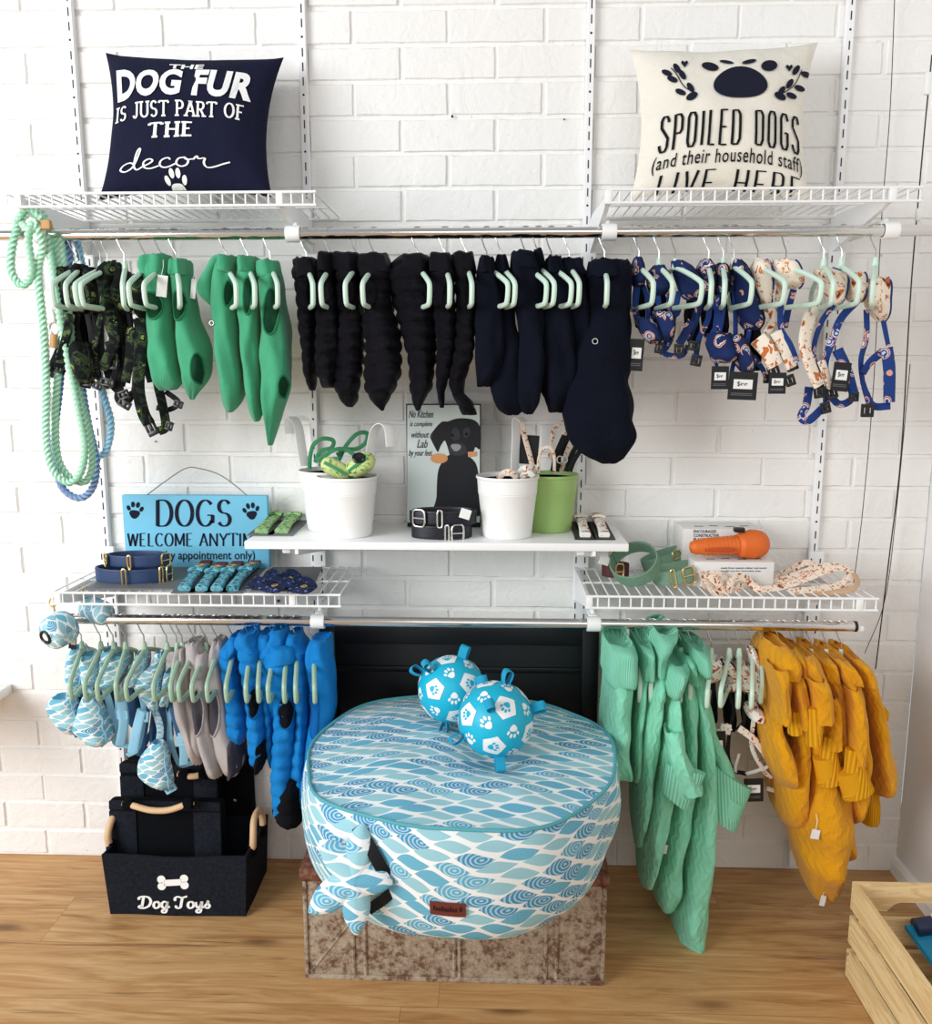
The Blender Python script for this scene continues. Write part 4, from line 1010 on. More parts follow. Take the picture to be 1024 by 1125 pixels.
# mint cable knit jumpers
MIN = [(689.5, [(730, 667, 692), (760, 664, 690), (790, 661, 690), (815, 663, 688), (840, 668, 690), (848, 677, 688)], [('collar', [(700, 665, 693), (712, 663, 696), (735, 662, 695), (740, 664, 694)], 'mint_rib')]),
 (705, [(722, 697, 710), (760, 694, 704), (800, 690, 700), (850, 690, 699)], [('collar', [(700, 697, 712), (714, 696, 713), (730, 697, 712)], 'mint_rib')]),
 (717, [(725, 714, 726), (760, 706, 722), (800, 700, 718), (850, 697, 712), (900, 695, 704), (925, 697, 703)], [('collar', [(687, 716, 742), (700, 713, 734), (715, 712, 728), (730, 712, 728)], 'mint_rib')]),
 (732, [(742, 726, 742), (780, 725, 742), (810, 722, 745), (850, 716, 738), (900, 706, 726), (950, 702, 716), (962, 702, 714), (969, 704, 711)], [('collar', [(719, 728, 750), (728, 726, 752), (742, 724, 746), (750, 725, 744)], 'mint_rib'), ('sleeve', [(800, 730, 745), (825, 733, 752), (850, 736, 764), (862, 740, 770)], 'mint_knit', .10), ('cuff', [(732, 838), (776, 850), (756, 890), (727, 868)], 'mint_rib', .135), ('tag', 722, 920, .012, .024, 'card_white')]),
 (750, [(728, 742, 758), (760, 742, 760), (800, 744, 760), (850, 740, 758), (870, 736, 754), (900, 728, 750), (950, 718, 744), (982, 718, 738), (992, 724, 735)], [('collar', [(710, 744, 756), (722, 741, 758), (735, 740, 758)], 'mint_rib')]),
 (761, [(715, 756, 771), (740, 757, 769), (780, 762, 775), (820, 764, 780), (860, 762, 780), (900, 756, 779), (950, 748, 775), (1000, 740, 771), (1032, 738, 768), (1043, 741, 766)], [('collar', [(704, 753, 771), (714, 753, 774), (728, 757, 771)], 'mint_rib'), ('sleeve', [(760, 762, 776), (800, 772, 786), (835, 780, 800), (850, 782, 806)], 'mint_knit', -.01), ('cuff', [(781, 838), (826, 868), (808, 913), (779, 893)], 'mint_rib', .05)])]
MIL = ['mint cable knit jumper with broad ribbed collar, nearest the bean bag', 'slim mint knit jumper squeezed behind the broad collared one', 'mint knit jumper with the tall ribbed roll neck touching the rail', 'mint knit jumper whose ribbed sleeve cuff hangs in front of the others', 'long mint cable knit jumper behind the one with front cuff', 'longest mint cable knit jumper nearly reaching the floor']
for i, (hk, rows, pa) in enumerate(MIN):
    hang(hk, 684, 'mint', 4-2*i, 'mint hanger in '+MIL[i], gR, LO, 0, True)
    garment('dog_jumper', MIL[i], 'dog jumper', 'mint cable knit dog jumpers', rows, 'mint_knit', -.25+(-.01, .02, .0, -.02, .02, -.006)[i], .118, .08, 0, 80+i, pa, 60, .7)
# mustard cable knit jumpers
MUS = [(840, [(706, 838, 850), (720, 835, 862), (740, 834, 860), (780, 834, 850), (820, 836, 862), (850, 848, 864), (858, 852, 860)], [('collar', [(702, 842, 858), (714, 836, 864), (728, 834, 866)], 'must_knit'), ('sleeve', [(730, 846, 862), (748, 848, 860), (768, 850, 862), (786, 848, 862)], 'must_knit', .10)]),
 (859, [(708, 850, 866), (730, 855, 874), (760, 860, 874), (800, 862, 880), (840, 850, 878), (880, 850, 876), (900, 858, 872)], [('collar', [(703, 852, 866), (714, 852, 872), (726, 854, 876)], 'must_knit'), ('sleeve', [(740, 862, 878), (765, 866, 882), (790, 866, 886)], 'must_knit', .095), ('cuff', [(866, 782), (886, 776), (882, 800), (866, 806)], 'must_rib', .13)]),
 (874.6, [(716, 868, 884), (735, 872, 895), (760, 878, 900), (800, 878, 905), (850, 880, 912), (880, 870, 925), (910, 868, 925), (940, 876, 919), (965, 884, 914), (980, 890, 913), (986, 898, 908)], [('collar', [(711, 868, 884), (722, 868, 890), (734, 872, 896)], 'must_knit'), ('sleeve', [(742, 884, 902), (762, 888, 908), (786, 886, 910)], 'must_knit', .095), ('cuff', [(886, 778), (907, 774), (902, 812), (886, 818)], 'must_rib', .13), ('tag', 880, 888, .020, .024, 'card_white'), ('tag', 893, 971, .013, .028, 'card_white')]),
 (893, [(716, 886, 902), (740, 893, 910), (790, 897, 914), (850, 900, 920), (900, 905, 925), (940, 915, 922)], [('collar', [(713, 887, 901), (724, 888, 906), (734, 891, 908)], 'must_knit'), ('sleeve', [(760, 898, 914), (790, 902, 916), (815, 902, 916)], 'must_knit', .09), ('cuff', [(903, 808), (916, 808), (926, 856), (897, 862)], 'must_rib', .125)]),
 (910, [(718, 905, 922), (740, 910, 930), (770, 914, 938), (800, 916, 940), (840, 922, 940), (880, 924, 938), (900, 926, 934)], [('collar', [(715, 906, 920), (726, 907, 927), (736, 910, 930)], 'must_knit'), ('sleeve', [(752, 926, 938), (790, 928, 942), (830, 930, 942)], 'must_knit', .09), ('cuff', [(929, 822), (942, 822), (960, 866), (926, 878)], 'must_rib', .125)]),
 (926, [(718, 921, 938), (740, 930, 948), (770, 940, 956), (800, 943, 962), (830, 946, 968), (850, 948, 968), (866, 953, 964)], [('collar', [(714, 923, 936), (726, 924, 944), (736, 928, 948)], 'must_knit'), ('cuff', [(950, 764), (960, 764), (975, 780), (962, 802)], 'must_rib', -.03), ('sleeve', [(840, 942, 956), (866, 940, 958), (895, 938, 960)], 'must_rib', -.02)])]
MUL = ['mustard cable knit jumper beside the white patterned harnesses', 'mustard knit jumper with stubby ribbed cuff, second of the mustard row', 'longest mustard cable knit jumper with white label near its pointed hem', 'mustard knit jumper with flared cuff just right of the longest one', 'mustard knit jumper with wide flared cuff, second from the rail end', 'mustard knit jumper at the end of the lower right rail']
for i, (hk, rows, pa) in enumerate(MUS):
    hang(hk, 685, 'mint', -6-3*i, 'mint hanger in '+MUL[i], gR, LO, 0, True)
    garment('dog_jumper', MUL[i], 'dog jumper', 'mustard cable knit dog jumpers', rows, 'must_knit', -.25+(-.012, .01, -.016, .016, -.004, .02)[i], .118, .08, 0, 95+i, pa, 56, .7)

# ------------------------------------------------------------------ harnesses
def harness(label, group, hk, hy, kind, yaw, hgroup, z, pads, straps, buckles, mp, ms, tags=(), Y=-.25, lining='black_web', mbk='black_plastic', inner='black_lining'):
    """pads: soft pieces over the hanger (rows); straps: (width px, points); buckles: (px, py, w, h, turn)"""
    hang(hk, hy, kind, yaw, kind+' hanger of '+label, hgroup, z)
    ally = [r[-1][0] for r in pads]+[p[1] for s in straps for p in s[1]]
    t = thing('dog_harness', label, 'dog harness', P(hk, max(ally), Y), group)
    for i, rows in enumerate(pads):
        c = Cloth(rows, Y-(.02 if i % 2 else -.005), .040, 26, .09, 0, hk+i, .8)
        pd = c.mesh(22).build('chest_pad', mp, t, angle=75)
        # dark binding down the front edge
        pts = []
        for k in range(0, 27, 2):
            r = c.rows[k]; pts.append(c.at(r[2]-(r[2]-r[1])*.06, r[0], .001))
        mb = MB(); tube(mb, pts, .0028, 6); mb.build('binding', lining, pd)
    k_ = pxs(Y)
    if len(lining_rows := [(pads[0][0][0]+5, pads[0][0][1]+1, pads[0][0][2]-1), (pads[0][-1][0]-4, pads[0][-1][1]+1, pads[0][-1][2]-1), (pads[0][-1][0]+18, pads[0][-1][1]-1, pads[0][-1][2]+1), (pads[0][-1][0]+44, pads[0][-1][1]+2, pads[0][-1][2]+1)]) and inner:
        Cloth(lining_rows, Y+.035, .030, 20, .16, 0, hk+3, .8).mesh(18).build('inner_lining', inner, t, angle=75)
    for i, (wd, pts, *mt) in enumerate(straps):
        pp = []
        for q in pts: pp.append(P(q[0], q[1], Y+(q[2] if len(q) > 2 else 0)))
        path = catm(pp, 7); mb = MB(); tw = (i*1.3+hk) % 1.6-.8
        sweep(mb, path, wd*k_, .0042 if wd < 11 else .011, lambda q, p, t_: V((sin(tw+q*.9)*.55, -1, .15)), 12, power=.5)
        mb.build('strap' if wd < 11 else 'padded_strap', mt[0] if mt else ms, t)
    for (bx, by, ww, hh, a) in buckles:
        R = Matrix.Rotation(radians(a), 3, 'Y'); c = P(bx, by, Y-.020); W, H = ww*k_, hh*k_; mb = MB()
        box(mb, c+R @ V((0, 0, H*.36)), (W, .009, H*.28), .0015, R); box(mb, c-R @ V((0, 0, H*.36)), (W, .009, H*.28), .0015, R)
        box(mb, c+R @ V((W*.4, 0, 0)), (W*.2, .008, H*.6), .001, R); box(mb, c-R @ V((W*.4, 0, 0)), (W*.2, .008, H*.6), .001, R); box(mb, c, (W*.34, .006, H*.6), .001, R)
        mb.build('buckle', mbk, t)
    for (tx, ty, ww, hh, a) in tags:
        R = Matrix.Rotation(radians(a), 3, 'Y'); c = P(tx, ty, Y-.045); W, H = ww*k_, hh*k_
        mb = MB(); box(mb, c, (W, .0015, H), 0, R); tg = mb.build('price_tag', 'card_black', t, smooth=False)
        mb = MB(); box(mb, c+R @ V((0, -.0014, H*.06)), (W*.66, .0006, H*.34), 0, R); mb.build('price_label', 'card_white', tg, smooth=False)
        mb = MB(); fn = lambda u, v: c+R @ V((u*W*.28, -.0024, H*.06+v*H*.12))
        type_on(mb, '$', (-.75, -.7, -.35, .8), fn)
        for x0 in (-.1, .35): pen(mb, ar(x0, 0, .14, .35, 0, 300, 8), .12, .12, fn)
        mb.build('price_writing', 'ink_black', tg, smooth=False)
        mb = MB(); fn = lambda u, v: c+R @ V((u*W, -.0010, v*H))
        for v in (-.28, -.34): mb.add([fn(-.4, v), fn(.35, v), fn(.35, v+.02), fn(-.4, v+.02)], [[0, 1, 2, 3]])
        mb.build('small_print', 'card_grey', tg, smooth=False)
    return t
gC = 'camouflage dog harnesses'; cam_n = 0
CAMO = [('camouflage harness with olive neck edge, leftmost on the upper rail', 80, 20, [[(294, 67, 78), (305, 66, 82), (320, 66, 84), (338, 70, 84), (346, 74, 82)]], [(8, [(72, 345), (68, 375), (58, 400), (54, 408), (62, 412), (70, 405)]), (9, [(78, 345, -.03), (74, 365, -.04), (68, 388, -.04), (64, 404, -.04)], 'camo_strap')], [(63, 404, 12, 10, 20), (73, 366, 11, 9, 15)]),
 ('camouflage harness with printed dark chest pad, second from left', 86, 20, [[(291, 83, 94), (300, 80, 97), (315, 80, 98), (335, 84, 98), (344, 88, 96)], [(376, 82, 98), (385, 80, 103), (400, 82, 105), (412, 86, 104), (420, 90, 100)]], [(7, [(86, 340), (84, 360), (88, 385), (82, 410), (86, 420), (100, 424)]), (6, [(96, 345, -.02), (100, 365, -.02), (104, 395, -.01), (112, 425, 0)])], [(95, 420, 14, 9, 0), (107, 424, 10, 8, 20)]),
 ('camouflage harness with lime neck trim, third from left', 108, 20, [[(295, 98, 108), (305, 97, 110), (325, 98, 112), (340, 102, 112), (346, 104, 110)]], [(8, [(104, 340), (108, 370), (114, 395), (122, 420), (130, 430)]), (7, [(112, 345, -.02), (104, 380, -.02), (106, 410, -.02), (120, 424, -.02), (128, 400, -.02), (118, 375, -.02)], 'camo_strap')], [(124, 399, 12, 14, 10), (118, 420, 16, 9, 10)]),
 ('bulky dark camouflage harness in the middle of its row', 116, 14, [[(288, 116, 130), (298, 108, 134), (318, 110, 132), (345, 114, 134), (370, 122, 138), (380, 126, 136)]], [(11, [(120, 340, -.02), (126, 370, -.03), (118, 395, -.03), (112, 405, -.02)], 'camo'), (7, [(134, 360), (138, 390), (132, 420), (136, 436), (146, 432)])], [(136, 434, 12, 10, -20)]),
 ('camouflage harness with hanging loop and olive patch', 135, 6, [[(298, 132, 142), (308, 128, 148), (322, 124, 146), (336, 130, 144), (344, 134, 142)]], [(5, [(140, 340), (146, 380), (148, 415), (144, 438), (134, 444), (128, 436), (134, 420)]), (10, [(144, 360, -.02), (142, 395, -.03), (138, 420, -.02)], 'camo'), (8, [(150, 350, 0), (156, 380, 0), (160, 400, 0), (166, 420, 0)])], [(137, 444, 14, 9, 30)]),
 ('longest camouflage harness with big buckle, beside the green vests', 158, 12, [[(302, 148, 160), (312, 146, 166), (326, 148, 168), (345, 152, 168), (352, 156, 166)]], [(13, [(156, 350, -.01), (154, 390, -.03), (152, 425, -.04), (157, 452, -.04), (164, 466, -.04)], 'camo'), (10, [(160, 350, .02), (168, 390, .02), (174, 425, .02), (178, 442, .02), (182, 468, .0), (174, 474, -.02)], 'camo'), (6, [(182, 430, .03), (196, 442, .03), (186, 450, .03), (172, 448, .03)])], [(166, 470, 12, 18, -25), (186, 468, 8, 10, 20), (196, 444, 10, 8, 20)])]
for lab, hk, yaw, pads, straps, bks in CAMO: harness(lab, gC, hk, 257, 'mint', yaw, gU, UP, pads, straps, bks, 'camo', 'black_web')
gB = 'blue rainbow print dog harnesses'; gF = 'floral and blue dog harnesses'
BLH = [('blue rainbow harness right against the largest navy jumper', 703, -20, [[(283, 697, 703), (292, 694, 706), (305, 693, 708), (315, 696, 706)], [(350, 700, 716), (362, 702, 724), (372, 708, 726), (377, 714, 724)]], [(7, [(700, 315), (698, 340), (704, 358), (714, 372)]), (5, [(706, 312), (712, 332), (712, 352)])], [(704, 353, 9, 9, 10)], [(699, 390, 15, 33, 3)]),
 ('blue rainbow harness with mint hanger bar showing, second from left', 725, -20, [[(292, 718, 728), (300, 712, 732), (312, 712, 734), (324, 716, 730)], [(342, 718, 736), (355, 720, 740), (368, 724, 738), (374, 728, 736)]], [(6, [(722, 320), (726, 345), (738, 365), (732, 382), (724, 388)]), (6, [(732, 320), (742, 345), (748, 335)])], [(724, 382, 8, 12, 10)], []),
 ('blue rainbow harness with wide saddle and lower loop, third from left', 743, -22, [[(287, 738, 748), (298, 740, 762), (312, 744, 768), (324, 748, 770), (330, 754, 766)]], [(6, [(746, 320), (740, 350), (732, 375), (730, 388), (748, 391), (756, 380)]), (9, [(760, 352, -.02), (752, 368, -.02), (746, 378, -.02)], 'blue_rain'), (5, [(764, 330), (766, 350), (758, 366)])], [(746, 384, 10, 12, 0)], []),
 ('dark blue rainbow harness with peaked top, fourth of the blue ones', 780, -14, [[(286, 770, 778), (296, 766, 782), (310, 768, 783), (325, 772, 782)]], [(9, [(770, 325), (764, 350), (756, 372)], 'blue_rain'), (6, [(780, 325), (778, 350), (768, 372), (764, 398)]), (6, [(782, 330), (790, 350), (778, 375)])], [(765, 396, 11, 12, 10), (762, 380, 12, 10, 10)], []),
 ('slim blue rainbow harness with its black price tag nearly covered', 796, -4, [[(290, 787, 796), (300, 784, 799), (315, 785, 799), (325, 788, 797)], [(366, 778, 800), (376, 776, 806), (388, 780, 812), (398, 784, 806)]], [(4, [(790, 322), (786, 350), (784, 380), (788, 405)]), (4, [(797, 322), (794, 350), (790, 370)])], [(788, 386, 12, 11, 0)], [(791, 415, 18, 24, 0)]),
 ('blue rainbow harness with tall pad above a big black price tag', 807.6, -16, [[(286, 804, 812), (296, 802, 820), (315, 804, 826), (340, 808, 836), (352, 814, 838), (362, 818, 834)], [(368, 798, 812), (380, 802, 820), (395, 808, 826), (408, 814, 826)]], [(6, [(806, 310), (808, 340), (808, 370)]), (5, [(824, 360), (818, 385), (806, 400), (802, 425)])], [(822, 404, 11, 12, -20)], [(816, 424, 30, 29, 2)])]
for lab, hk, yaw, pads, straps, bks, tgs in BLH: harness(lab, gB, hk, 257, 'mint', yaw, gU, UP, pads, straps, bks, 'blue_rain', 'blue_web', tgs)
FLH = [('cream floral harness first right of the blue rainbow ones', 834, -24, [[(285, 830, 840), (296, 825, 846), (312, 826, 848), (326, 832, 846), (336, 838, 846)]], [(9, [(840, 330), (850, 348), (842, 366)], 'floral'), (17, [(832, 372, -.03), (844, 386, -.04), (852, 402, -.04)], 'floral'), (6, [(828, 392, -.02), (838, 406, -.02), (842, 418, -.02)]), (7, [(858, 372), (866, 392), (870, 408)])], [(850, 408, 12, 12, -20), (843, 416, 8, 10, 0)], [(854, 421, 18, 22, 0)]),
 ('cream floral harness with rounded saddle and long cream strap', 865, -26, [[(286, 850, 872), (296, 848, 878), (308, 852, 880), (316, 858, 878)]], [(9, [(858, 312, .02), (854, 340, .02), (850, 362, .02)], 'floral'), (13, [(852, 365, -.02), (862, 386, -.03), (870, 404, -.03)], 'floral'), (6, [(858, 330, -.01), (858, 360, -.02), (868, 378, -.03), (876, 398, -.03)]), (7, [(872, 318, .01), (866, 340, .01), (862, 360, .01)])], [(870, 402, 12, 10, -20), (868, 418, 10, 12, -20)], []),
 ('floral harness whose blue loop hangs lowest at its left', 907, -28, [[(296, 896, 912), (304, 898, 926), (316, 908, 928), (328, 912, 926), (336, 914, 922)]], [(14, [(890, 345, -.01), (884, 375, -.03), (890, 400, -.04), (900, 424, -.04)], 'floral'), (6, [(916, 335, -.01), (902, 355, -.01), (894, 385, -.01), (900, 410, -.01)]), (9, [(889, 425), (886, 445), (880, 458), (888, 462), (900, 452), (908, 442), (904, 425)]), (8, [(898, 330, .02), (890, 360, .02), (882, 384, .02)], 'floral')], [(900, 430, 11, 14, -10), (907, 448, 10, 12, -15)], [(924, 414, 18, 30, 5)]),
 ('floral harness with slanted dark blue strap and pale pad', 926.5, -30, [[(300, 928, 946), (308, 928, 948), (322, 932, 948), (332, 934, 946)]], [(8, [(942, 330, -.01), (924, 350, -.01), (914, 375, -.01), (906, 400, -.01), (910, 420, -.01)]), (10, [(902, 396, -.03), (908, 412, -.03), (914, 426, -.03)], 'floral'), (12, [(920, 384, .0), (930, 405, -.01), (938, 432, -.02)], 'blue_web'), (8, [(912, 434), (922, 444), (934, 440), (940, 428)])], [(914, 432, 11, 12, -20), (938, 436, 10, 10, 0)], []),
 ('rightmost harness on the upper rail, ending in a big blue strap loop', 964, -12, [[(306, 952, 972), (316, 950, 974), (330, 952, 974), (342, 958, 974), (352, 964, 972)]], [(6, [(952, 340), (952, 370), (946, 395), (948, 420), (955, 446)]), (5, [(970, 350), (974, 370), (976, 380)]), (12, [(974, 382, -.02), (977, 405, -.02), (977, 442, -.02)], 'blue_web'), (9, [(970, 386, -.01), (956, 398, -.01), (948, 410, -.01)], 'blue_web'), (8, [(978, 446, -.01), (960, 446, -.01), (952, 432, -.01), (948, 420, 0)])], [(953, 451, 13, 14, 0)], [])]
for lab, hk, yaw, pads, straps, bks, tgs in FLH: harness(lab, gF, hk, 257, 'mint', yaw, gU, UP, pads, straps, bks, 'floral', 'blue_web', tgs, lining='blue_web', inner=None)
gT = 'pale blue leaf print dog harnesses'
LFH = [('leaf print harness at the left end of the lower rail', 88, 26, [[(710, 80, 92), (722, 78, 94), (740, 76, 94), (756, 80, 92), (764, 82, 90)], [(764, 60, 82), (775, 56, 86), (788, 62, 90), (800, 72, 88), (806, 80, 88)]], [(8, [(84, 752), (76, 766), (68, 776)], 'leaf_tiny')], []),
 ('leaf print harness with the large triangular chest piece', 109, 24, [[(718, 94, 108), (728, 91, 110), (742, 92, 110), (752, 96, 106)], [(764, 92, 104), (780, 86, 114), (798, 82, 122), (810, 92, 124), (818, 98, 116)]], [(8, [(100, 750), (98, 762), (96, 770)], 'leaf_tiny'), (7, [(112, 760, .02), (120, 790, .02), (122, 808, .02)])], []),
 ('leaf print harness behind the large triangular one', 123, 24, [[(712, 116, 126), (724, 114, 128), (745, 112, 126), (756, 114, 124)]], [(8, [(114, 752), (122, 780), (124, 806), (114, 814)]), (6, [(126, 740), (130, 770), (126, 800)])], []),
 ('leaf print harness with narrow webbing and white slider', 136, 22, [[(718, 126, 140), (730, 120, 140), (745, 118, 134), (756, 120, 128)]], [(11, [(134, 770, -.02), (136, 795, -.02), (132, 818, -.02)]), (6, [(128, 756), (130, 790), (126, 815), (142, 820)])], [(135, 785, 13, 11, 0)]),
 ('pale print harness with slanted strap and square buckle', 157, 22, [[(716, 152, 162), (730, 146, 162), (744, 142, 158), (754, 142, 152)]], [(12, [(156, 780, -.02), (150, 805, -.02), (146, 826, -.02)]), (6, [(150, 750), (158, 780), (152, 820), (140, 830)]), (6, [(160, 740, .02), (162, 780, .02), (156, 826, .02)], 'aqua_dark')], [(157, 787, 14, 12, 8)]),
 ('long pale leaf harness hanging lowest with a pointed buckle end', 182, 20, [[(716, 172, 178), (730, 166, 180), (744, 150, 180), (756, 152, 178), (770, 162, 176), (782, 168, 174)], [(815, 168, 180), (830, 158, 186), (845, 156, 188), (858, 168, 190), (866, 178, 188)]], [(8, [(170, 780), (176, 800), (174, 820)], 'leaf_tiny'), (7, [(178, 775, .02), (186, 800, .02), (184, 840, .02), (188, 860, 0)], 'aqua'), (6, [(180, 760, .03), (168, 800, .03), (152, 830, .03)], 'aqua_dark')], [(187, 866, 14, 10, -30)]),
 ('pale leaf harness with dangling slider next to the grey vests', 193, 18, [[(736, 184, 192), (748, 182, 192), (762, 180, 190), (774, 178, 186)]], [(10, [(200, 805, -.02), (202, 825, -.02), (202, 840, -.02)]), (8, [(188, 770), (194, 795), (200, 815)], 'aqua_dark'), (6, [(190, 770, .02), (186, 800, .02), (196, 838, .02), (212, 838, .02)])], [(200, 814, 11, 12, 0)])]
for lab, hk, yaw, pads, straps, bks in LFH: harness(lab, gT, hk, 683, 'sage', yaw, gL, LO, pads, straps, bks, 'leaf_small', 'aqua', (), lining='aqua', mbk='aqua', inner='aqua_dark')
gW = 'white floral dog harnesses'
WFH = [('white floral harness first right of the mint jumpers', 783, [[(722, 774, 790), (732, 771, 794), (742, 772, 790), (748, 776, 786)]], [(6, [(784, 745), (780, 770), (776, 800), (786, 804)]), (10, [(776, 808, -.02), (790, 806, -.02), (802, 798, -.02)], 'floral_white')], [], [(787, 822, 22, 40, -5)]),
 ('white floral harness with twisted bow like collar, second of four', 803, [[(722, 792, 798), (732, 792, 806), (744, 798, 808), (758, 796, 806)]], [(5, [(800, 755), (806, 780), (802, 800), (800, 830), (806, 846), (820, 850)]), (5, [(812, 740, .02), (808, 770, .02), (796, 800, .02)])], [(797, 801, 12, 12, 5)], []),
 ('white floral harness with thin white loops below, third of four', 814, [[(728, 810, 822), (738, 808, 826), (752, 812, 826), (760, 816, 824)]], [(8, [(812, 800, -.02), (828, 812, -.02), (842, 830, -.02)], 'floral_white'), (4, [(842, 830), (846, 840), (834, 846), (818, 850), (808, 846), (812, 828)], 'ink_white'), (5, [(816, 760), (818, 790), (810, 802)])], [], [(828, 868, 22, 28, -3)]),
 ('white floral harness hugging the first mustard jumper', 829, [[(712, 821, 828), (730, 824, 834), (745, 824, 836), (762, 824, 834), (770, 826, 832)], [(774, 820, 832), (782, 820, 838), (790, 824, 836)]], [(5, [(828, 790), (826, 820), (838, 845), (850, 858), (852, 868), (842, 866)], 'floral_white'), (4, [(834, 790), (838, 815), (846, 838)], 'ink_white')], [], [])]
for i, (lab, hk, pads, straps, bks, tgs) in enumerate(WFH): harness(lab, gW, hk, 684, 'mint', (-2, -6, 2, -4)[i], gR, LO, pads, straps, bks, 'floral_white', 'black_web', tgs, mbk='ink_white')
# ------------------------------------------------------------------ rope leads at the left
def rope_lead(lab, mat, runs, Y, r=.0082, clip=None, tagp=None):
    t = thing('rope_lead', lab, 'rope lead', P(70, 540, Y), 'rope leads hanging at the left')
    for i, pts in enumerate(runs):
        mb = MB(); rope(mb, catm([P(p[0], p[1], Y+(p[2] if len(p) > 2 else 0)) for p in pts], 8), r); mb.build('rope' if i == 0 else 'rope_loop', mat, t)
    if clip:
        c = P(*clip, Y-.016); mb = MB(); tube(mb, [c+V((.011*cos(a), 0, .014*sin(a))) for a in [2*pi*k/18 for k in range(18)]], .0022, 8, True)
        tube(mb, [c+V((.003, 0, .014)), c+V((.004, 0, .030)), c+V((.002, -.003, .042)), c+V((.006, 0, .050))], .0032, 8); mb.build('snap_hook', 'silver', t)
        mb = MB(); tube(mb, [c+V((-.002, 0, -.014)), c+V((-.006, 0, -.045))], .0085, 10); mb.build('end_sleeve', 'kraft', t)
    if tagp:
        mb = MB(); c = P(*tagp, Y-.02); box(mb, c, (.036, .016, .022), .005); mb.build('leather_sleeve', 'kraft', t)
    return t
rope_lead('mint green rope lead with a coiled top loop at the left end of the rail', 'rope_mint',
  [[(56, 252), (42, 232, .01), (24, 240, .02), (14, 270), (13, 298), (24, 313), (35, 300, -.01), (31, 262, -.02), (38, 244, -.03), (47, 270, -.01), (42, 300), (48, 360), (51, 420), (51, 480), (58, 515), (74, 530), (88, 520), (93, 490), (86, 450), (78, 410), (68, 360), (60, 310), (52, 258, .01)],
   [(18, 244, -.01), (30, 229, -.02), (44, 240, -.02), (36, 252, -.02), (24, 246, -.01)]], -.285, .0082, None, (48, 247))
rope_lead('mint green rope lead with pinkish clip ring, nearest the camouflage harnesses', 'rope_mint',
  [[(60, 256, .01), (66, 300), (72, 350), (65, 400), (61, 450), (63, 500), (76, 524), (93, 529), (101, 512), (98, 475), (88, 435), (80, 395), (76, 340), (66, 256, .01)]], -.262, .0082, (60, 361))
rope_lead('slate blue rope lead reaching lowest of the rope leads', 'rope_slate', [[(72, 256), (80, 300), (87, 360), (90, 420), (97, 465), (105, 500), (104, 530), (92, 546), (76, 543), (64, 525), (60, 480), (66, 420), (70, 350), (64, 256)]], -.225, .0080)
rope_lead('pale sky blue rope lead looping widest to the right', 'rope_pale', [[(84, 262), (92, 300), (104, 380), (113, 430), (122, 465), (117, 494), (107, 500), (97, 488), (90, 450), (84, 400), (80, 330), (74, 262)]], -.20, .0078)

# ------------------------------------------------------------------ hanging sign on the lower left shelf
def pxrect(x0, ytop, x1, ybot): return (x0, ybot, x1, ytop)
Ys = -.075; fnS = lambda a, b: P(a, b, Ys-.0012)
t = thing('wooden_sign', 'light blue wooden dogs welcome sign with paw prints and twine hanger', 'sign', P(213, 622, Ys))
mb = MB(); A, B, C_, D = P(133.5, 544, Ys), P(293, 544, Ys), P(292, 622, Ys), P(133, 622, Ys)
z0 = .904; box(mb, ((A.x+B.x)/2, Ys+.010, (A.z+z0)/2), (B.x-A.x, .020, A.z-z0), .0015); mb.build('board', 'sign_blue', t)
mb = MB(); pen_on(mb, 'DOGS', pxrect(171, 549.5, 254, 578), fnS, .145, .05, .11, gap=.14)
pen_on(mb, 'WELCOME ANYTIME', pxrect(140, 586, 287, 600), fnS, .14, .06, .09, gap=.14); type_on(mb, 'le by appointment only)', pxrect(171, 605, 280, 617.5), fnS, .008)
mb.build('lettering', 'ink_navy', t, smooth=False)
for cx, cy, ro, cs in ((148, 561, -.1, 'ink_navy'), (276, 562, .15, 'ink_navy')):
    mb = MB()
    for p in paw(0, 0, 10.5, ro): fan(mb, [(cx+x, cy-y) for x, y in p], fnS, 1)
    mb.build('paw_print', cs, t, smooth=False)
mb = MB(); tube(mb, catm([P(160, 545, Ys+.006), P(180, 530, Ys+.01), P(203, 515, Ys+.02), P(218, 514.5, Ys+.02), P(240, 521, Ys+.02), P(258, 533, Ys+.01), P(272, 545, Ys+.006)], 6), .0016, 6); mb.build('twine_hanger', 'twine', t)

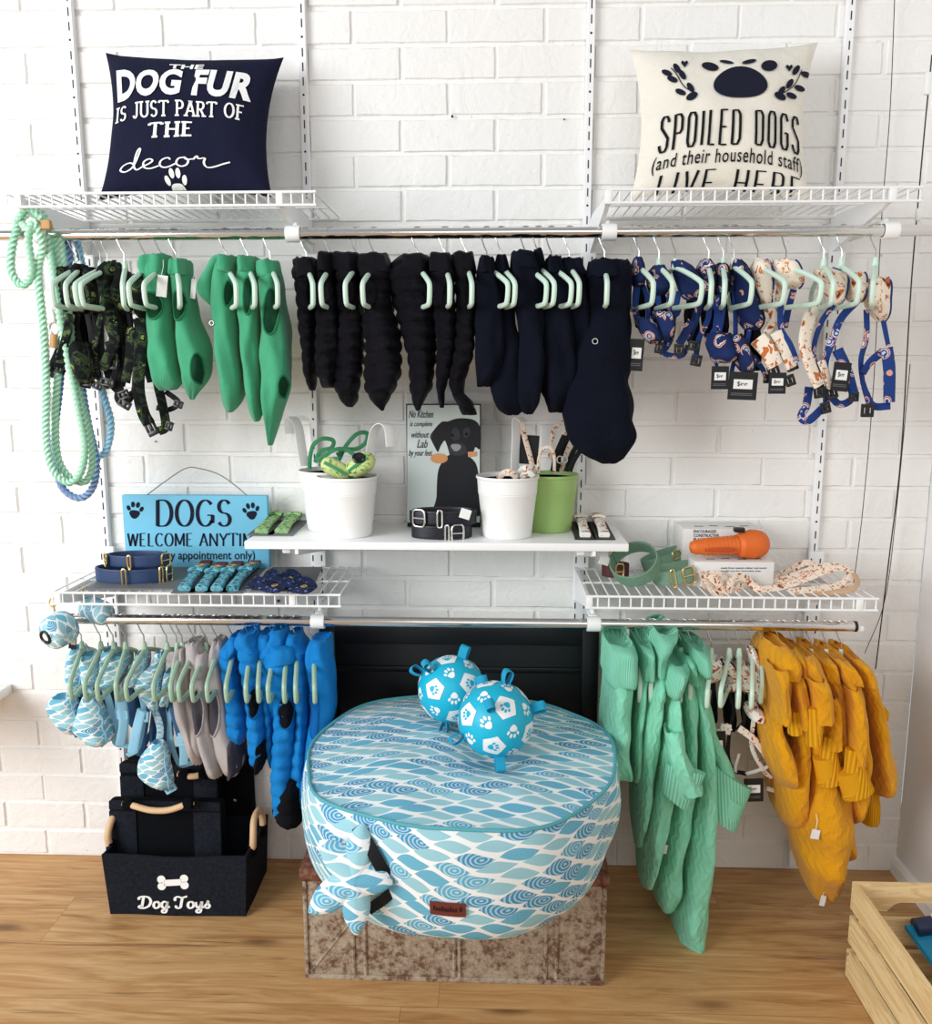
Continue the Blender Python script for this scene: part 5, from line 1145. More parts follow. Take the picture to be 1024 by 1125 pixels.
# ------------------------------------------------------------------ rolled leather collars
def coil(label, group, cx, cy, z, rx, ry, h, mat, buckles, metal, a0=0.0, turns=1.0, tilt=None, tagm=None, name='dog_collar'):
    t = thing(name, label, 'dog collar', (cx, cy, z), group)
    R = tilt if tilt else Matrix.Identity(3)
    N = int(46*turns); pth = []
    for k in range(N+1):
        q = a0+2*pi*turns*k/N; s = 1-.05*k/N; pth.append(V((rx*s*cos(q), ry*s*sin(q), h/2)))
    c0 = V((cx, cy, z)); tr = lambda p: c0+R @ p
    mb = MB(); path = [tr(p) for p in pth]
    sweep(mb, path, h, .0042, lambda q, p, t_: R @ (R.transposed() @ (p-c0)-V((0, 0, h/2))), 12, power=.35); b = mb.build('band', mat, t)
    mb = MB()
    for sg in (-1, 1):
        pp = [tr(V((p.x*1.028, p.y*1.05, h/2+sg*h*.36))) for p in pth]; tube(mb, pp, .0006, 4)
    mb.build('stitching', mat, b)
    for q, w_, kk in buckles:
        q = radians(q); c = V((rx*1.06*cos(q), ry*1.10*sin(q), h/2)); tan_ = V((-rx*sin(q), ry*cos(q), 0)).normalized(); nn = V((cos(q)/rx, sin(q)/ry, 0)).normalized()
        mb = MB(); hw, hh = w_/2, h*.62; pr_ = []
        for k in range(28):
            a = 2*pi*k/28; x = math.copysign(abs(cos(a))**.5, cos(a))*hw; y = math.copysign(abs(sin(a))**.5, sin(a))*hh; pr_.append(tr(c+tan_*x+V((0, 0, y))+nn*.003))
        tube(mb, pr_, .0023, 8, True); bu = mb.build('buckle', metal, t)
        if kk:
            mb = MB(); tube(mb, [tr(c-tan_*hw+nn*.004), tr(c+tan_*hw+nn*.004)], .0017, 6); mb.build('prong', metal, bu)
            mb = MB(); sweep(mb, [tr(V((rx*1.075*cos(q+d_), ry*1.11*sin(q+d_), h/2))) for d_ in (-.7, -.5, -.3, -.1, .1, .25)], h*.92, .004, lambda q_, p, t_: R @ (R.transposed() @ (p-c0)-V((0, 0, h/2))), 12, power=.4); mb.build('tail', mat, t)
    if tagm:
        q = radians(tagm); c = tr(V((rx*1.25*cos(q), ry*1.4*sin(q), h*.9))); mb = MB(); box(mb, c, (.026, .0012, .024), 0, Matrix.Rotation(.3, 3, 'Y')); mb.build('swing_tag', 'card_white', t, smooth=False)
    return t
def sz(px_, py_, Y): return P(px_, py_, Y)
c = P(146, 640, -.215); coil('large navy leather collar coil at the bottom of the pair on the wire shelf', 'navy leather collars on the left shelf', c.x, -.215, .904, .092, .048, .036, 'navy_leather', [(-88, .010, False), (-8, .022, True), (-30, .008, False)], 'brass', 0, 1.6)
coil('smaller navy leather collar coil lying on top of the larger coil', 'navy leather collars on the left shelf', c.x+.012, -.205, .9425, .074, .038, .028, 'navy_leather', [(-92, .008, False), (-160, .028, True), (-16, .026, True)], 'brass', .5, 1.4)
c = P(485, 584, -.215); coil('lower black leather collar with silver buckle on the white shelf', 'black leather collars on the white shelf', c.x, -.215, 1.021, .074, .040, .033, 'black_leather', [(-58, .030, True), (-78, .010, False)], 'silver', 0, 1.5)
coil('upper black leather collar with square silver buckle, stacked on the other', 'black leather collars on the white shelf', c.x+.008, -.21, 1.0555, .080, .042, .034, 'black_leather', [(-135, .034, True), (-96, .012, False)], 'silver', .4, 1.5, None, -58)
c = P(697, 640, -.20)
coil('sage green leather collar standing as an open ring at the left shelf end', 'sage green collars on the right shelf', c.x+.006, -.200, .940, .062, .058, .036, 'green_leather', [(170, .026, True)], 'brass', 1.2, 1.3, Matrix.Rotation(radians(-38), 3, 'Z') @ Matrix.Rotation(radians(40), 3, 'X'), 190)
c = P(742, 640, -.20)
coil('sage green leather collar with gold buckle facing out on the right shelf', 'sage green collars on the right shelf', c.x+.004, -.20, .912, .058, .044, .036, 'green_leather', [(-70, .030, True), (-105, .010, False)], 'brass', 0, 1.5, Matrix.Rotation(radians(-12), 3, 'Y'), None)
c = P(738, 622, -.12); coil('sage green collar loop leaning behind the other green collars', 'sage green collars on the right shelf', c.x-.01, -.09, .925, .058, .036, .034, 'green_leather', [(-60, .024, True)], 'brass', 0, 1.2, Matrix.Rotation(radians(-20), 3, 'Y'))
for lab, px_, py_, Y, rx, a in (('small maroon leather collar coil between the green collars and the boxes', 779, 640, -.17, .042, 0), ('maroon leather collar lying low at the left end of the right shelf', 676, 634, -.13, .034, 1)):
    c = P(px_, py_, Y); coil(lab, 'maroon collars on the right shelf', c.x, Y, .904, rx, rx*.7, .034, 'maroon', [(-80, .02, True)], 'brass', a, 1.5)

# ------------------------------------------------------------------ bow collars on their cards
def bow(label, group, a, b, z, mat, card, wd=.034, metal='brass'):
    A = PZ(*a, z+.012); B = PZ(*b, z+.012); d = (B-A); L = d.length; d.normalize(); s = V((d.y, -d.x, 0))
    t = thing('bow_collar', label, 'bow tie collar', V(((A.x+B.x)/2, (A.y+B.y)/2, z)), group)
    mb = MB(); c = (A+B)/2; Rz = Matrix.Rotation(atan2(d.y, d.x), 3, 'Z'); box(mb, V((c.x, c.y, z+.0012)), (L*1.12, wd*1.9, .002), 0, Rz); mb.build('card', card, t, smooth=False)
    mb = MB(); N = 12; sweep(mb, [A.lerp(B, q/N)+V((0, 0, .010*sin(pi*q/N)-.004)) for q in range(N+1)], lambda q: wd*(.92+.10*cos(4*pi*q)), .013, (0, 0, 1), 14, power=.45); mb.build('band', mat, t)
    mb = MB(); c = A.lerp(B, .50)+V((0, 0, .013)); sweep(mb, [c-s*wd*.62, c-s*wd*.2+V((0, 0, .004)), c+s*wd*.2+V((0, 0, .004)), c+s*wd*.62], lambda q: .010+.018*abs(q-.5)*2, .008, (0, 0, 1), 12); bo = mb.build('bow', mat, t)
    mb = MB(); box(mb, c+V((0, 0, .004)), (.009, .009, .008), .002, Rz); mb.build('knot', metal, bo)
    mb = MB(); e = A.lerp(B, .66)+V((0, 0, .015)); tube(mb, [e+d*(.010*cos(q))+s*(.012*sin(q)) for q in [2*pi*k/16 for k in range(16)]], .0018, 6, True); mb.build('buckle', metal, t)
    mb = MB(); box(mb, A.lerp(B, .93)+V((0, 0, .006)), (.026, wd*1.02, .010), .002, Rz); mb.build('end_tab', 'bag_tag' if mat == 'teal_print' else 'card_grey', t)
    return t
g = 'green bow collars on the white shelf'
bow('green bow collar on grey card at the very left end of the white shelf', g, (287, 582), (314, 560), 1.021, 'green_print', 'card_grey'); bow('green bow collar on grey card nearest the white pots', g, (309, 582), (334, 560), 1.021, 'green_print', 'card_grey')
g = 'floral bow collars on the white shelf'
bow('floral bow collar on black card beside the green pot', g, (643, 586), (634, 562), 1.021, 'floral_white', 'card_black', .027); bow('floral bow collar on black card at the right end of the white shelf', g, (664, 586), (652, 562), 1.021, 'floral_white', 'card_black', .027)
g = 'teal bow collars on the left wire shelf'
for i, (a, b) in enumerate((((202, 645), (228, 619)), ((221, 645), (245, 621)), ((238, 645), (262, 620)), ((255, 645), (284, 617)))):
    bow(['teal bow collar closest to the navy leather coils', 'teal bow collar second from the navy leather coils', 'teal bow collar third from the navy leather coils', 'teal bow collar with brown tab nearest the navy printed collars'][i], g, a, b, .903, 'teal_print', 'card_grey', .029)
def card(label, cs, z, mat, group=None):
    mb = MB(); p = [PZ(x, y, z) for x, y in cs]; n = len(p); mb.add(p+[q+V((0, 0, .003)) for q in p], [list(range(n))[::-1], list(range(n, 2*n))]+[[k, (k+1) % n, n+(k+1) % n, n+k] for k in range(n)])
    return tag(mb.build('display_card', mat, smooth=False), label, 'display card', group)
card('grey display card under the navy leather coils', [(96, 648), (200, 648), (226, 624), (130, 624)], .902, 'card_grey')
card('grey display card lying under the navy printed collars', [(275, 650), (342, 650), (354, 624), (300, 624)], .902, 'card_grey')
for i, (x0, y0) in enumerate(((284, 640), (300, 632), (316, 641))):
    t = thing('dog_collar', ['navy printed fabric collar at the left on the grey card', 'navy printed fabric collar at the back on the grey card', 'navy printed fabric collar at the right on the grey card'][i], 'dog collar', PZ(x0+5, y0, .906), 'navy printed collars on the grey card')
    mb = MB(); pts = [PZ(x0+dx, y0+dy, .912+h) for dx, dy, h in ((-10, 6, 0), (-2, -4, .012), (8, 3, .004), (18, -4, .012), (28, 3, .002), (20, 8, .008), (6, 6, .002), (-4, 0, .010))]; sweep(mb, catm(pts, 6), .021, .004, (0, -.7, 1), 10); mb.build('band', 'navy_print_cloth', t)
    mb = MB(); p = PZ(x0+18, y0+3, .918); tube(mb, [p+V((.008*cos(q), .008*sin(q), 0)) for q in [2*pi*k/12 for k in range(12)]], .0014, 6, True); mb.build('ring', 'brass', t)

# ------------------------------------------------------------------ waste bag dispensers hanging at the left shelf end
def dispenser(label, px_, py_, Y, r, L, az, capped, hook):
    c = P(px_, py_, Y); t = thing('bag_dispenser', label, 'waste bag dispenser', c, 'leaf print bag dispensers'); R = Matrix.Rotation(az, 3, 'Z') @ Matrix.Rotation(radians(12), 3, 'X'); mb = MB(); n = 28; rings = []; uvs = []
    for q in range(15):
        v = -1+2*q/14; rr = r*(1-abs(v)**5*.45); rings.append([c+R @ V((rr*cos(2*pi*k/n), v*L/2, rr*sin(2*pi*k/n)*1.05)) for k in range(n)]); uvs += [(k/n*2*pi*r, v*L/2) for k in range(n)]
    ring_skin(mb, rings, False, True, uvs); mb.build('pouch', 'leaf_small', t)
    if capped:
        mb = MB(); rings = [[c+R @ V((q*cos(2*pi*k/n), -L/2-dy, q*sin(2*pi*k/n))) for k in range(n)] for q, dy in ((.018, -.001), (.018, .004), (.015, .006), (.012, .004), (.011, .0)) ]; ring_skin(mb, rings); cp = mb.build('dispensing_port', 'black_plastic', t)
        mb = MB(); rings = [[c+R @ V((q*cos(2*pi*k/n), -L/2-.0015-dy, q*sin(2*pi*k/n))) for k in range(n)] for q, dy in ((.010, 0), (.006, .001))]; ring_skin(mb, rings); mb.build('port_rim', 'card_white', cp)
    if hook:
        mb = MB(); pts = [P(a, b, Y-.0) for a, b in hook]; tube(mb, catm([pts[0], pts[1]], 4), .0025, 6)
        e = pts[2]; tube(mb, [e+V((.008*cos(q), 0, .011*sin(q))) for q in [2*pi*k/14 for k in range(14)]], .002, 6, True); mb.build('clip', 'brass', t)
    return t
dispenser('blue leaf print bag dispenser with round black port, hanging at the far left shelf end', 65, 692, -.32, .040, .075, radians(-25), True, [(60, 672), (58, 660), (58, 662)])
dispenser('leaf print bag dispenser hanging below the left wire shelf, behind the other one', 106, 671, -.24, .030, .085, radians(70), False, [(95, 665), (92, 652), (92, 648)])
t = thing('price_tag', 'small black price tag hanging beside the leaf print bag dispensers', 'price tag', P(80, 712, -.29)); mb = MB(); box(mb, P(80, 704, -.29), (.019, .0016, .042), 0, Matrix.Rotation(radians(8), 3, 'Y')); mb.build('card', 'card_black', t, smooth=False)
mb = MB(); box(mb, P(80.5, 705, -.2915), (.012, .0008, .016), 0, Matrix.Rotation(radians(8), 3, 'Y')); mb.build('price_label', 'card_white', t, smooth=False)

# ------------------------------------------------------------------ flower pots on the white shelf
def pot(label, cx, cy, r, h, mat, hooks=()):
    t = thing('flower_pot', label, 'flower pot', (cx, cy, 1.0205), 'metal pots on the white shelf')
    b = r*.78; pr_ = [(0, .0), (b*.96, .0), (b, .003), (b*1.02, .012), (b*1.035, .016), (b*1.03, .020), (r*.93, h*.70), (r*.945, h*.715), (r*.94, h*.73), (r*.955, h*.745), (r*.95, h*.76), (r*.975, h-.008), (r*1.005, h-.006), (r*1.02, h-.002), (r*1.01, h+.001), (r*.985, h), (r*.96, h-.01)]
    mb = MB(); lathe(mb, pr_, (cx, cy, 1.0205), 48); mb.build('pot_body', mat, t, angle=30)
    mb = MB(); lathe(mb, [(r*.955, h-.010), (b*.95, .03), (0, .03)], (cx, cy, 1.0205), 40); mb.build('pot_inside', 'pot_in', t)
    for pts, m_ in hooks:
        W_ = V((.78, .62, 0)); pp = [P(p[0], p[1], pts[0][2]) for p in pts]; x0 = pp[0].x; pp = [V((p.x, p.y-(p.x-x0)*1.05, p.z)) for p in pp]
        mb = MB(); sweep(mb, catm(pp, 8), .026, .0026, lambda q, p, t_: W_.cross(t_), 10, power=.25); mb.build('hook_handle', m_, t)
    return t
def potc(px_, Y): return P(px_, 560, Y).x
pot('white enamel pot behind, filled with green leads, left hook handle curling up', potc(365, -.105), -.105, .083, .155, 'pot_white', [([(335, 512, -.07), (331, 495, -.06), (327, 474, -.055), (322, 463, -.055), (315, 459, -.06), (311, 466, -.07), (312, 478, -.075)], 'pot_white')])
pot('front white enamel pot left of the dog picture, holding lime bag holders', potc(382.5, -.195), -.195, .0755, .150, 'pot_white', [([(404, 520, -.12), (407, 500, -.11), (411, 478, -.10), (417, 467, -.10), (425, 464, -.10), (431, 470, -.11), (433, 488, -.12)], 'pot_white')])
pot('front white enamel pot right of the black collars', potc(557.5, -.195), -.195, .0775, .152, 'pot_white', [([(566, 522, -.12), (566, 500, -.11), (567, 480, -.10), (567, 462, -.10), (571, 459, -.10), (575, 463, -.09)], 'pot_white')])
pot('light green enamel pot full of floral leads', potc(603, -.105), -.105, .0745, .146, 'pot_green')
# bundles in the pots
def lead(name, label, cat, group, loops, mat, wd=.016, clip=None, hint=(.3, -1, .2)):
    pts0 = P(*loops[0][0]); t = thing(name, label, cat, pts0, group)
    for pts in loops:
        mb = MB(); sweep(mb, catm([P(*p) for p in pts], 8), wd, .003, hint, 10, power=.4); mb.build('strap', mat, t)
    if clip:
        c = P(*clip); mb = MB(); tube(mb, [c+V((.007*cos(q), 0, .009*sin(q))) for q in [2*pi*k/12 for k in range(12)]], .0018, 6, True); mb.build('clip', 'silver', t)
    return t
g = 'green leads in the white pot'
lead('lead', 'green lead with rounded left loop in the back white pot', 'lead', g, [[(340, 515, -.10), (341, 500, -.10), (345, 488, -.10), (355, 482, -.11), (366, 484, -.11), (364, 492, -.11), (352, 496, -.11), (346, 508, -.11)]], 'lead_green', .011)
lead('lead', 'green lead with tall right loop standing out of the back white pot', 'lead', g, [[(372, 506, -.09), (380, 490, -.09), (392, 477, -.09), (403, 476, -.08), (402, 486, -.08), (392, 493, -.08), (380, 494, -.09), (370, 500, -.1)]], 'lead_green', .011)
lead('lead', 'tangled green lead bits between the two loops in the back pot', 'lead', g, [[(348, 506, -.13), (358, 500, -.13), (368, 494, -.13), (380, 494, -.12), (392, 502, -.12)], [(352, 510, -.13), (362, 505, -.14), (372, 504, -.14)]], 'lead_green', .011)
for i, (px_, py_, az, lab) in enumerate(((369, 515, .5, 'lime green bag holder lying at the left in the front white pot'), (396, 511, -.6, 'lime green bag holder with round black cap in the front white pot'))):
    c = P(px_, py_, -.20); t = thing('bag_holder', lab, 'waste bag holder', c, 'lime bag holders in the front pot'); R = Matrix.Rotation(az, 3, 'Y'); n = 20; rings = []
    for q in range(11):
        v = -1+2*q/10; rr = (.026 if i else .022)*(1-abs(v)**4*.55); rings.append([c+R @ V((v*.038, rr*cos(2*pi*k/n), rr*sin(2*pi*k/n))) for k in range(n)])
    mb = MB(); ring_skin(mb, rings); mb.build('pouch', 'lime_print', t)
    mb = MB(); sweep(mb, [c+R @ V((-.03, -.022, .004)), c+R @ V((0, -.028, .006)), c+R @ V((.03, -.022, .004))], .008, .003, (0, -1, 0), 8); mb.build('seam_band', 'lead_green', t)
    if i:
        mb = MB(); cc = c+V((.000, -.020, .018)); nn = V((.1, -.85, .5)).normalized(); ux = nn.cross(V((0, 0, 1))).normalized(); uy = ux.cross(nn); rings = [[cc+ux*(q*cos(2*pi*k/24)*1.2)+uy*(q*sin(2*pi*k/24))+nn*dd for k in range(24)] for q, dd in ((.014, 0), (.014, .006), (.011, .008), (.0105, .005), (.004, .004))]; ring_skin(mb, rings); mb.build('cap', 'black_plastic', t)
g = 'black and floral collars in the right white pot'
lead('dog_collar', 'black and floral collar piece on the left inside the right white pot', 'dog collar', g, [[(548, 526, -.20), (553, 520, -.20), (561, 519, -.21), (567, 525, -.21)]], 'floral_band', .015)
lead('dog_collar', 'white floral collar piece sticking up inside the right white pot', 'dog collar', g, [[(566, 526, -.19), (571, 518, -.19), (577, 514, -.19), (583, 522, -.20)], [(572, 526, -.2), (580, 519, -.2), (586, 524, -.2)]], 'floral_white', .013)
g = 'leads in the green pot'
lead('lead', 'floral strap standing straight up out of the green pot', 'lead', g, [[(587, 520, -.11), (582, 500, -.11), (576, 478, -.11), (573, 458, -.11)]], 'floral_band', .014)
lead('lead', 'tan edged round lead loop at the front of the green pot', 'lead', g, [[(592, 520, -.14), (592, 504, -.14), (597, 493, -.14), (605, 492, -.14), (609, 501, -.14), (609, 520, -.14)]], 'floral_band', .008)
lead('lead', 'tall brown floral lead arching at the back of the green pot', 'lead', g, [[(604, 505, -.08), (606, 485, -.08), (610, 470, -.08), (618, 464, -.08), (624, 466, -.08), (618, 480, -.08), (610, 500, -.08)]], 'floral_band', .012)
for i, (x0, y0, x1, y1) in enumerate(((612, 518, 627, 474), (617, 518, 633, 478), (622, 518, 638, 482), (607, 518, 620, 478), (626, 518, 640, 492))):
    lead('lead', ['black lead strap left of centre in the green pot', 'black lead strap in the middle of the green pot', 'black lead strap leaning right in the green pot', 'black lead strap behind the tan loop in the green pot', 'short black lead strap at the right rim of the green pot'][i], 'lead', g, [[(x0, y0, -.10-.01*i), ((x0+x1)/2-2, (y0+y1)/2, -.10-.01*i), (x1, y1, -.10-.01*i)]], 'black_web' if i != 1 else 'floral_band', .013, (x0+3, 505, -.14) if i < 2 else None)
t = thing('packet_card', 'black header card standing behind the white hook in the green pot', 'card', P(581, 515, -.10)); mb = MB(); box(mb, P(581, 494, -.10), (.050, .002, .075), 0, Matrix.Rotation(radians(4), 3, 'Y')); mb.build('card', 'card_black', t, smooth=False)

# ------------------------------------------------------------------ printed tin picture of a dog
Yp = -.085; fp = lambda a, b: P(a, b, Yp-.0015); f2 = lambda a, b: P(a, b, Yp-.0021); f3 = lambda a, b: P(a, b, Yp-.0027)
t = thing('tin_picture', 'printed tin picture of a black dog holding a spoon, behind the black collars', 'picture', (P(487, 570, Yp).x, Yp, 1.021))
A, B = P(446, 443.5, Yp), P(528.5, 443.5, Yp); mb = MB(); box(mb, ((A.x+B.x)/2, Yp+.0015, (A.z+1.021)/2), (B.x-A.x, .003, A.z-1.021), .001); mb.build('border', 'dog_black', t)
mb = MB(); flat(mb, [(447.4, 445), (527.2, 445), (527.2, 574), (447.4, 574)], fp); mb.build('print_ground', 'picture', t, smooth=False)
def zq(l): return [(430+x*.2637, 430+y*.2637) for x, y in l]
def smooth2(l): return [(p.x, p.y) for p in catm([(x, y, 0) for x, y in l], 4, True)]
mb = MB(); flat(mb, smooth2(zq([(205, 305), (240, 265), (300, 262), (345, 290), (362, 340), (368, 435), (365, 520), (185, 520), (188, 440), (192, 350)])), f2); dg = mb.build('dog_figure', 'dog_black', t, smooth=False)
mb = MB(); flat(mb, smooth2(zq([(235, 125), (268, 114), (305, 112), (345, 120), (368, 145), (374, 190), (368, 240), (350, 232), (342, 250), (322, 268), (300, 284), (265, 286), (245, 268), (234, 232), (222, 205), (206, 225), (194, 252), (184, 238), (165, 200), (163, 182), (190, 145), (212, 126)])), lambda a, b: P(a, b, Yp-.0024)); mb.build('dog_head', 'dog_black', t, smooth=False)
mb = MB()
for l in ([(252, 170), (262, 150), (282, 165), (285, 195), (262, 205), (250, 190)], [(300, 160), (320, 150), (330, 170), (318, 190), (302, 190)], [(238, 240), (255, 215), (290, 215), (312, 235), (305, 262), (270, 268), (246, 258)]): flat(mb, smooth2(zq(l)), f3)
mb.build('dog_shading', 'dog_grey', t, smooth=False)
mb = MB(); flat(mb, smooth2(zq([(248, 228), (256, 220), (282, 221), (290, 232), (280, 246), (262, 248)])), lambda a, b: P(a, b, Yp-.0031)); mb.build('dog_nose', 'nose', t, smooth=False)
mb = MB()
for q in ((254, 183), (313, 178)): flat(mb, ell(*zq([q])[0], 1.8, 1.6), lambda a, b: P(a, b, Yp-.0031))
mb.build('dog_eyes', 'ink_black', t, smooth=False)
mb = MB(); flat(mb, ell(*zq([(199, 279)])[0], 9.6, 5.6, 0), lambda a, b: P(a, b, Yp-.0028)); flat(mb, zq([(318, 252), (356, 250), (356, 270), (320, 274)]), lambda a, b: P(a, b, Yp-.0028)); mb.build('spoon', 'spoon', t, smooth=False)
mb = MB()
for s_, r_ in (('No Kitchen', (449, 459, 476, 451)), ('is complete', (450, 470, 475, 463)), ('without a', (452, 481, 475, 474)), ('Lab', (458, 492, 470, 483)), ('by your feet', (449, 503, 475, 494))): type_on(mb, s_, r_, f3, .012, .35)
mb.build('lettering', 'ink_grey', t, smooth=False)

# ------------------------------------------------------------------ boxes, torch toy and leads on the right shelf
def carton(label, x0, x1, ytop, Y, dep, z0, text, group):
    a, b = P(x0, ytop, Y), P(x1, ytop, Y); t = thing('product_box', label, 'box', ((a.x+b.x)/2, Y+dep/2, z0), group)
    mb = MB(); box(mb, ((a.x+b.x)/2, Y+dep/2, (a.z+z0)/2), (b.x-a.x, dep, a.z-z0), .0015); mb.build('carton', 'box_white', t)
    mb = MB()
    for s_, r_ in text: type_on(mb, s_, r_, lambda u, v: P(u, v, Y-.001), .02)
    # panel print on the lid
    zt = a.z+.0008
    for k in range(4):
        u = a.x+(b.x-a.x)*(.18+.2*k); v = Y+dep*(.30+.08*(k % 2)); mb.add([(u, v, zt), (u+.022, v, zt), (u+.022, v+.006, zt), (u, v+.006, zt)], [[0, 1, 2, 3]])
    mb.build('print', 'ink_grey', t, smooth=False); return t, a.z
carton('larger white product box standing behind the orange torch toy', 751, 838, 581, -.14, .11, .904, [('ENCOURAGES', (762, 585.5, 787, 581.8+.4)), ('CONSTRUCTIVE', (762, 590, 790, 586.6)), ('PLAY', (762, 594.5, 772, 591))], 'white boxes on the right shelf')
bx, zt = carton('flat white product box right under the orange torch toy', 763, 851, 617, -.235, .085, .904, [('made from natural rubber and wood', (792, 625, 842, 623)), ('tough toy for everyday play', (792, 628.5, 836, 626.5))], 'white boxes on the right shelf')
t = thing('torch_toy', 'orange ribbed rubber torch shaped dog toy lying on the white boxes', 'dog toy', P(800, 600, -.20))
A, B = P(757, 601.5, -.215), P(842, 597, -.185); d = (B-A); L = d.length; prof = [(0, .0), (.006, .014), (.015, .018), (.03, .0195)]
x = .036
while x < L*.60: prof += [(x, .0200+x*.03), (x+.004, .0212+x*.035), (x+.008, .0200+x*.03)]; x += .010
prof += [(L*.62, .0255), (L*.65, .030), (L*.67, .0335), (L*.69, .0325), (L*.72, .0355), (L*.75, .0345), (L*.79, .0370), (L*.83, .0365), (L*.88, .0355), (L*.93, .033), (L*.97, .028), (L, .020), (L+.001, 0.001)]
d.normalize(); s1 = d.cross(V((0, 0, 1))).normalized(); s2 = s1.cross(d); n = 36; zoff = V((0, 0, 0))
mb = MB(); ring_skin(mb, [[A+d*px_+s1*(r*cos(2*pi*k/n))+s2*(r*sin(2*pi*k/n)) for k in range(n)] for px_, r in prof]); mb.build('body', 'orange', t, angle=60)
mb = MB(); c = A+d*(L*.36)-s1*0+V((0, -.0245, -.004)); box(mb, c, (L*.36, .004, .010), .0015); mb.build('switch_panel', 'orange_dark', t)
mb = MB(); c = P(831, 602, -.224); tube(mb, [c+V((.008*cos(q), 0, .008*sin(q))) for q in [2*pi*k/16 for k in range(16)]], .0012, 6, True)
for k in range(6): tube(mb, [c, c+V((.008*cos(k*pi/3), 0, .008*sin(k*pi/3)))], .0011, 5)
mb.build('embossed_mark', 'orange_dark', t)
mb = MB(); box(mb, P(812, 582, -.20), (.026, .02, .012), .003); mb.build('button', 'black_plastic', t)
g = 'floral leads on the right shelf'
lead('lead', 'cream floral lead coiled in front of the flat white box', 'lead', g, [[(770, 628, -.25), (775, 634, -.27), (784, 650, -.27), (794, 652, -.28), (788, 640, -.28), (776, 630, -.28)], [(772, 646, -.26), (780, 632, -.25), (794, 634, -.25), (800, 648, -.26)]], 'floral_band', .020)
lead('lead', 'cream floral lead with upright loop right of the coiled one', 'lead', g, [[(802, 652, -.28), (803, 640, -.28), (810, 634, -.27), (820, 636, -.26), (830, 646, -.26), (842, 650, -.27)], [(806, 650, -.25), (822, 640, -.24), (836, 648, -.25)]], 'floral_band', .018)
lead('lead', 'long cream floral lead folded into a flat loop at the right shelf end', 'lead', g, [[(836, 648, -.27), (862, 644, -.25), (890, 634, -.22), (914, 625, -.20), (930, 625, -.20), (934, 632, -.22), (925, 642, -.24), (900, 647, -.26), (868, 650, -.28)], [(850, 640, -.22), (880, 630, -.19), (905, 622, -.17), (922, 622, -.17)]], 'floral_band', .019, None, (.1, -.6, .8))
lead('lead', 'tan backed strap curving around the right end of the wire shelf', 'lead', g, [[(880, 652, -.27), (910, 652, -.28), (934, 648, -.28), (942, 640, -.26), (938, 630, -.23)]], 'tan_edge', .014, None, (.1, -.6, .8))
lead('lead', 'short floral lead piece with dark clip behind the long loop', 'lead', g, [[(852, 636, -.16), (866, 628, -.15), (880, 620, -.15), (890, 618, -.15), (894, 624, -.16)], [(856, 642, -.17), (874, 632, -.17), (888, 628, -.17)]], 'floral_band', .018, (860, 634, -.20), (.1, -.6, .8))

# ------------------------------------------------------------------ black board, trunk, bean bag, balls
t = thing('panel_board', 'black scuffed wooden board against the wall behind the bean bag', 'board', (-.1, -.04, 0))
a, b = P(350, 690, -.045), P(659, 690, -.045); zt = P(500, 687, -.045).z
mb = MB(); box(mb, ((a.x+b.x)/2, -.031, zt/2), (b.x-a.x, .028, zt), .003); mb.build('panel', 'blackboard', t)
for zz, hh in ((zt-.028, .05), (zt-.125, .016), (zt-.42, .05)):
    mb = MB(); box(mb, ((a.x+b.x)/2, -.049, zz), (b.x-a.x-.006, .010, hh), .003); mb.build('cross_rail', 'blackboard', t)
for xx in (a.x+.025, b.x-.025):
    mb = MB(); box(mb, (xx, -.050, zt/2), (.045, .012, zt-.01), .003); mb.build('side_stile', 'blackboard', t)
TX0, TX1, TY0, TY1, TZ = -.436, .262, -.486, -.100, .290
t = thing('metal_trunk', 'rusty grey and brown metal trunk on the floor under the bean bag', 'trunk', ((TX0+TX1)/2, (TY0+TY1)/2, 0))
mb = MB(); box(mb, ((TX0+TX1)/2, (TY0+TY1)/2, TZ/2-.008), (TX1-TX0, TY1-TY0, TZ-.016), .006); mb.build('body', 'rust', t)
mb = MB(); box(mb, ((TX0+TX1)/2, (TY0+TY1)/2, TZ-.016), (TX1-TX0+.022, TY1-TY0+.022, .034), .007); mb.build('lid_rim', 'rust_edge', t)
for px_ in (388, 401, 499, 505, 600, 612):
    xx = P(px_, 1020, TY0).x; mb = MB(); tube(mb, [(xx, TY0-.0005, .012), (xx, TY0-.0005, TZ-.035)], .0045, 8); mb.build('pressed_rib', 'rust', t)
mb = MB(); tube(mb, [(TX0+.012, TY0+.001, .022), (P(400, 980, TY0).x, TY0+.001, .195)], .0035, 8); mb.build('pressed_crease', 'rust', t)
mb = MB(); box(mb, ((TX0+TX1)/2, TY0-.001, .007), (TX1-TX0+.004, .006, .013), .002); mb.build('bottom_edge', 'rust', t)
for xx in (TX0, TX1):
    mb = MB(); box(mb, (xx, TY0, .13), (.010, .010, .25), .003); mb.build('corner_edge', 'rust', t)

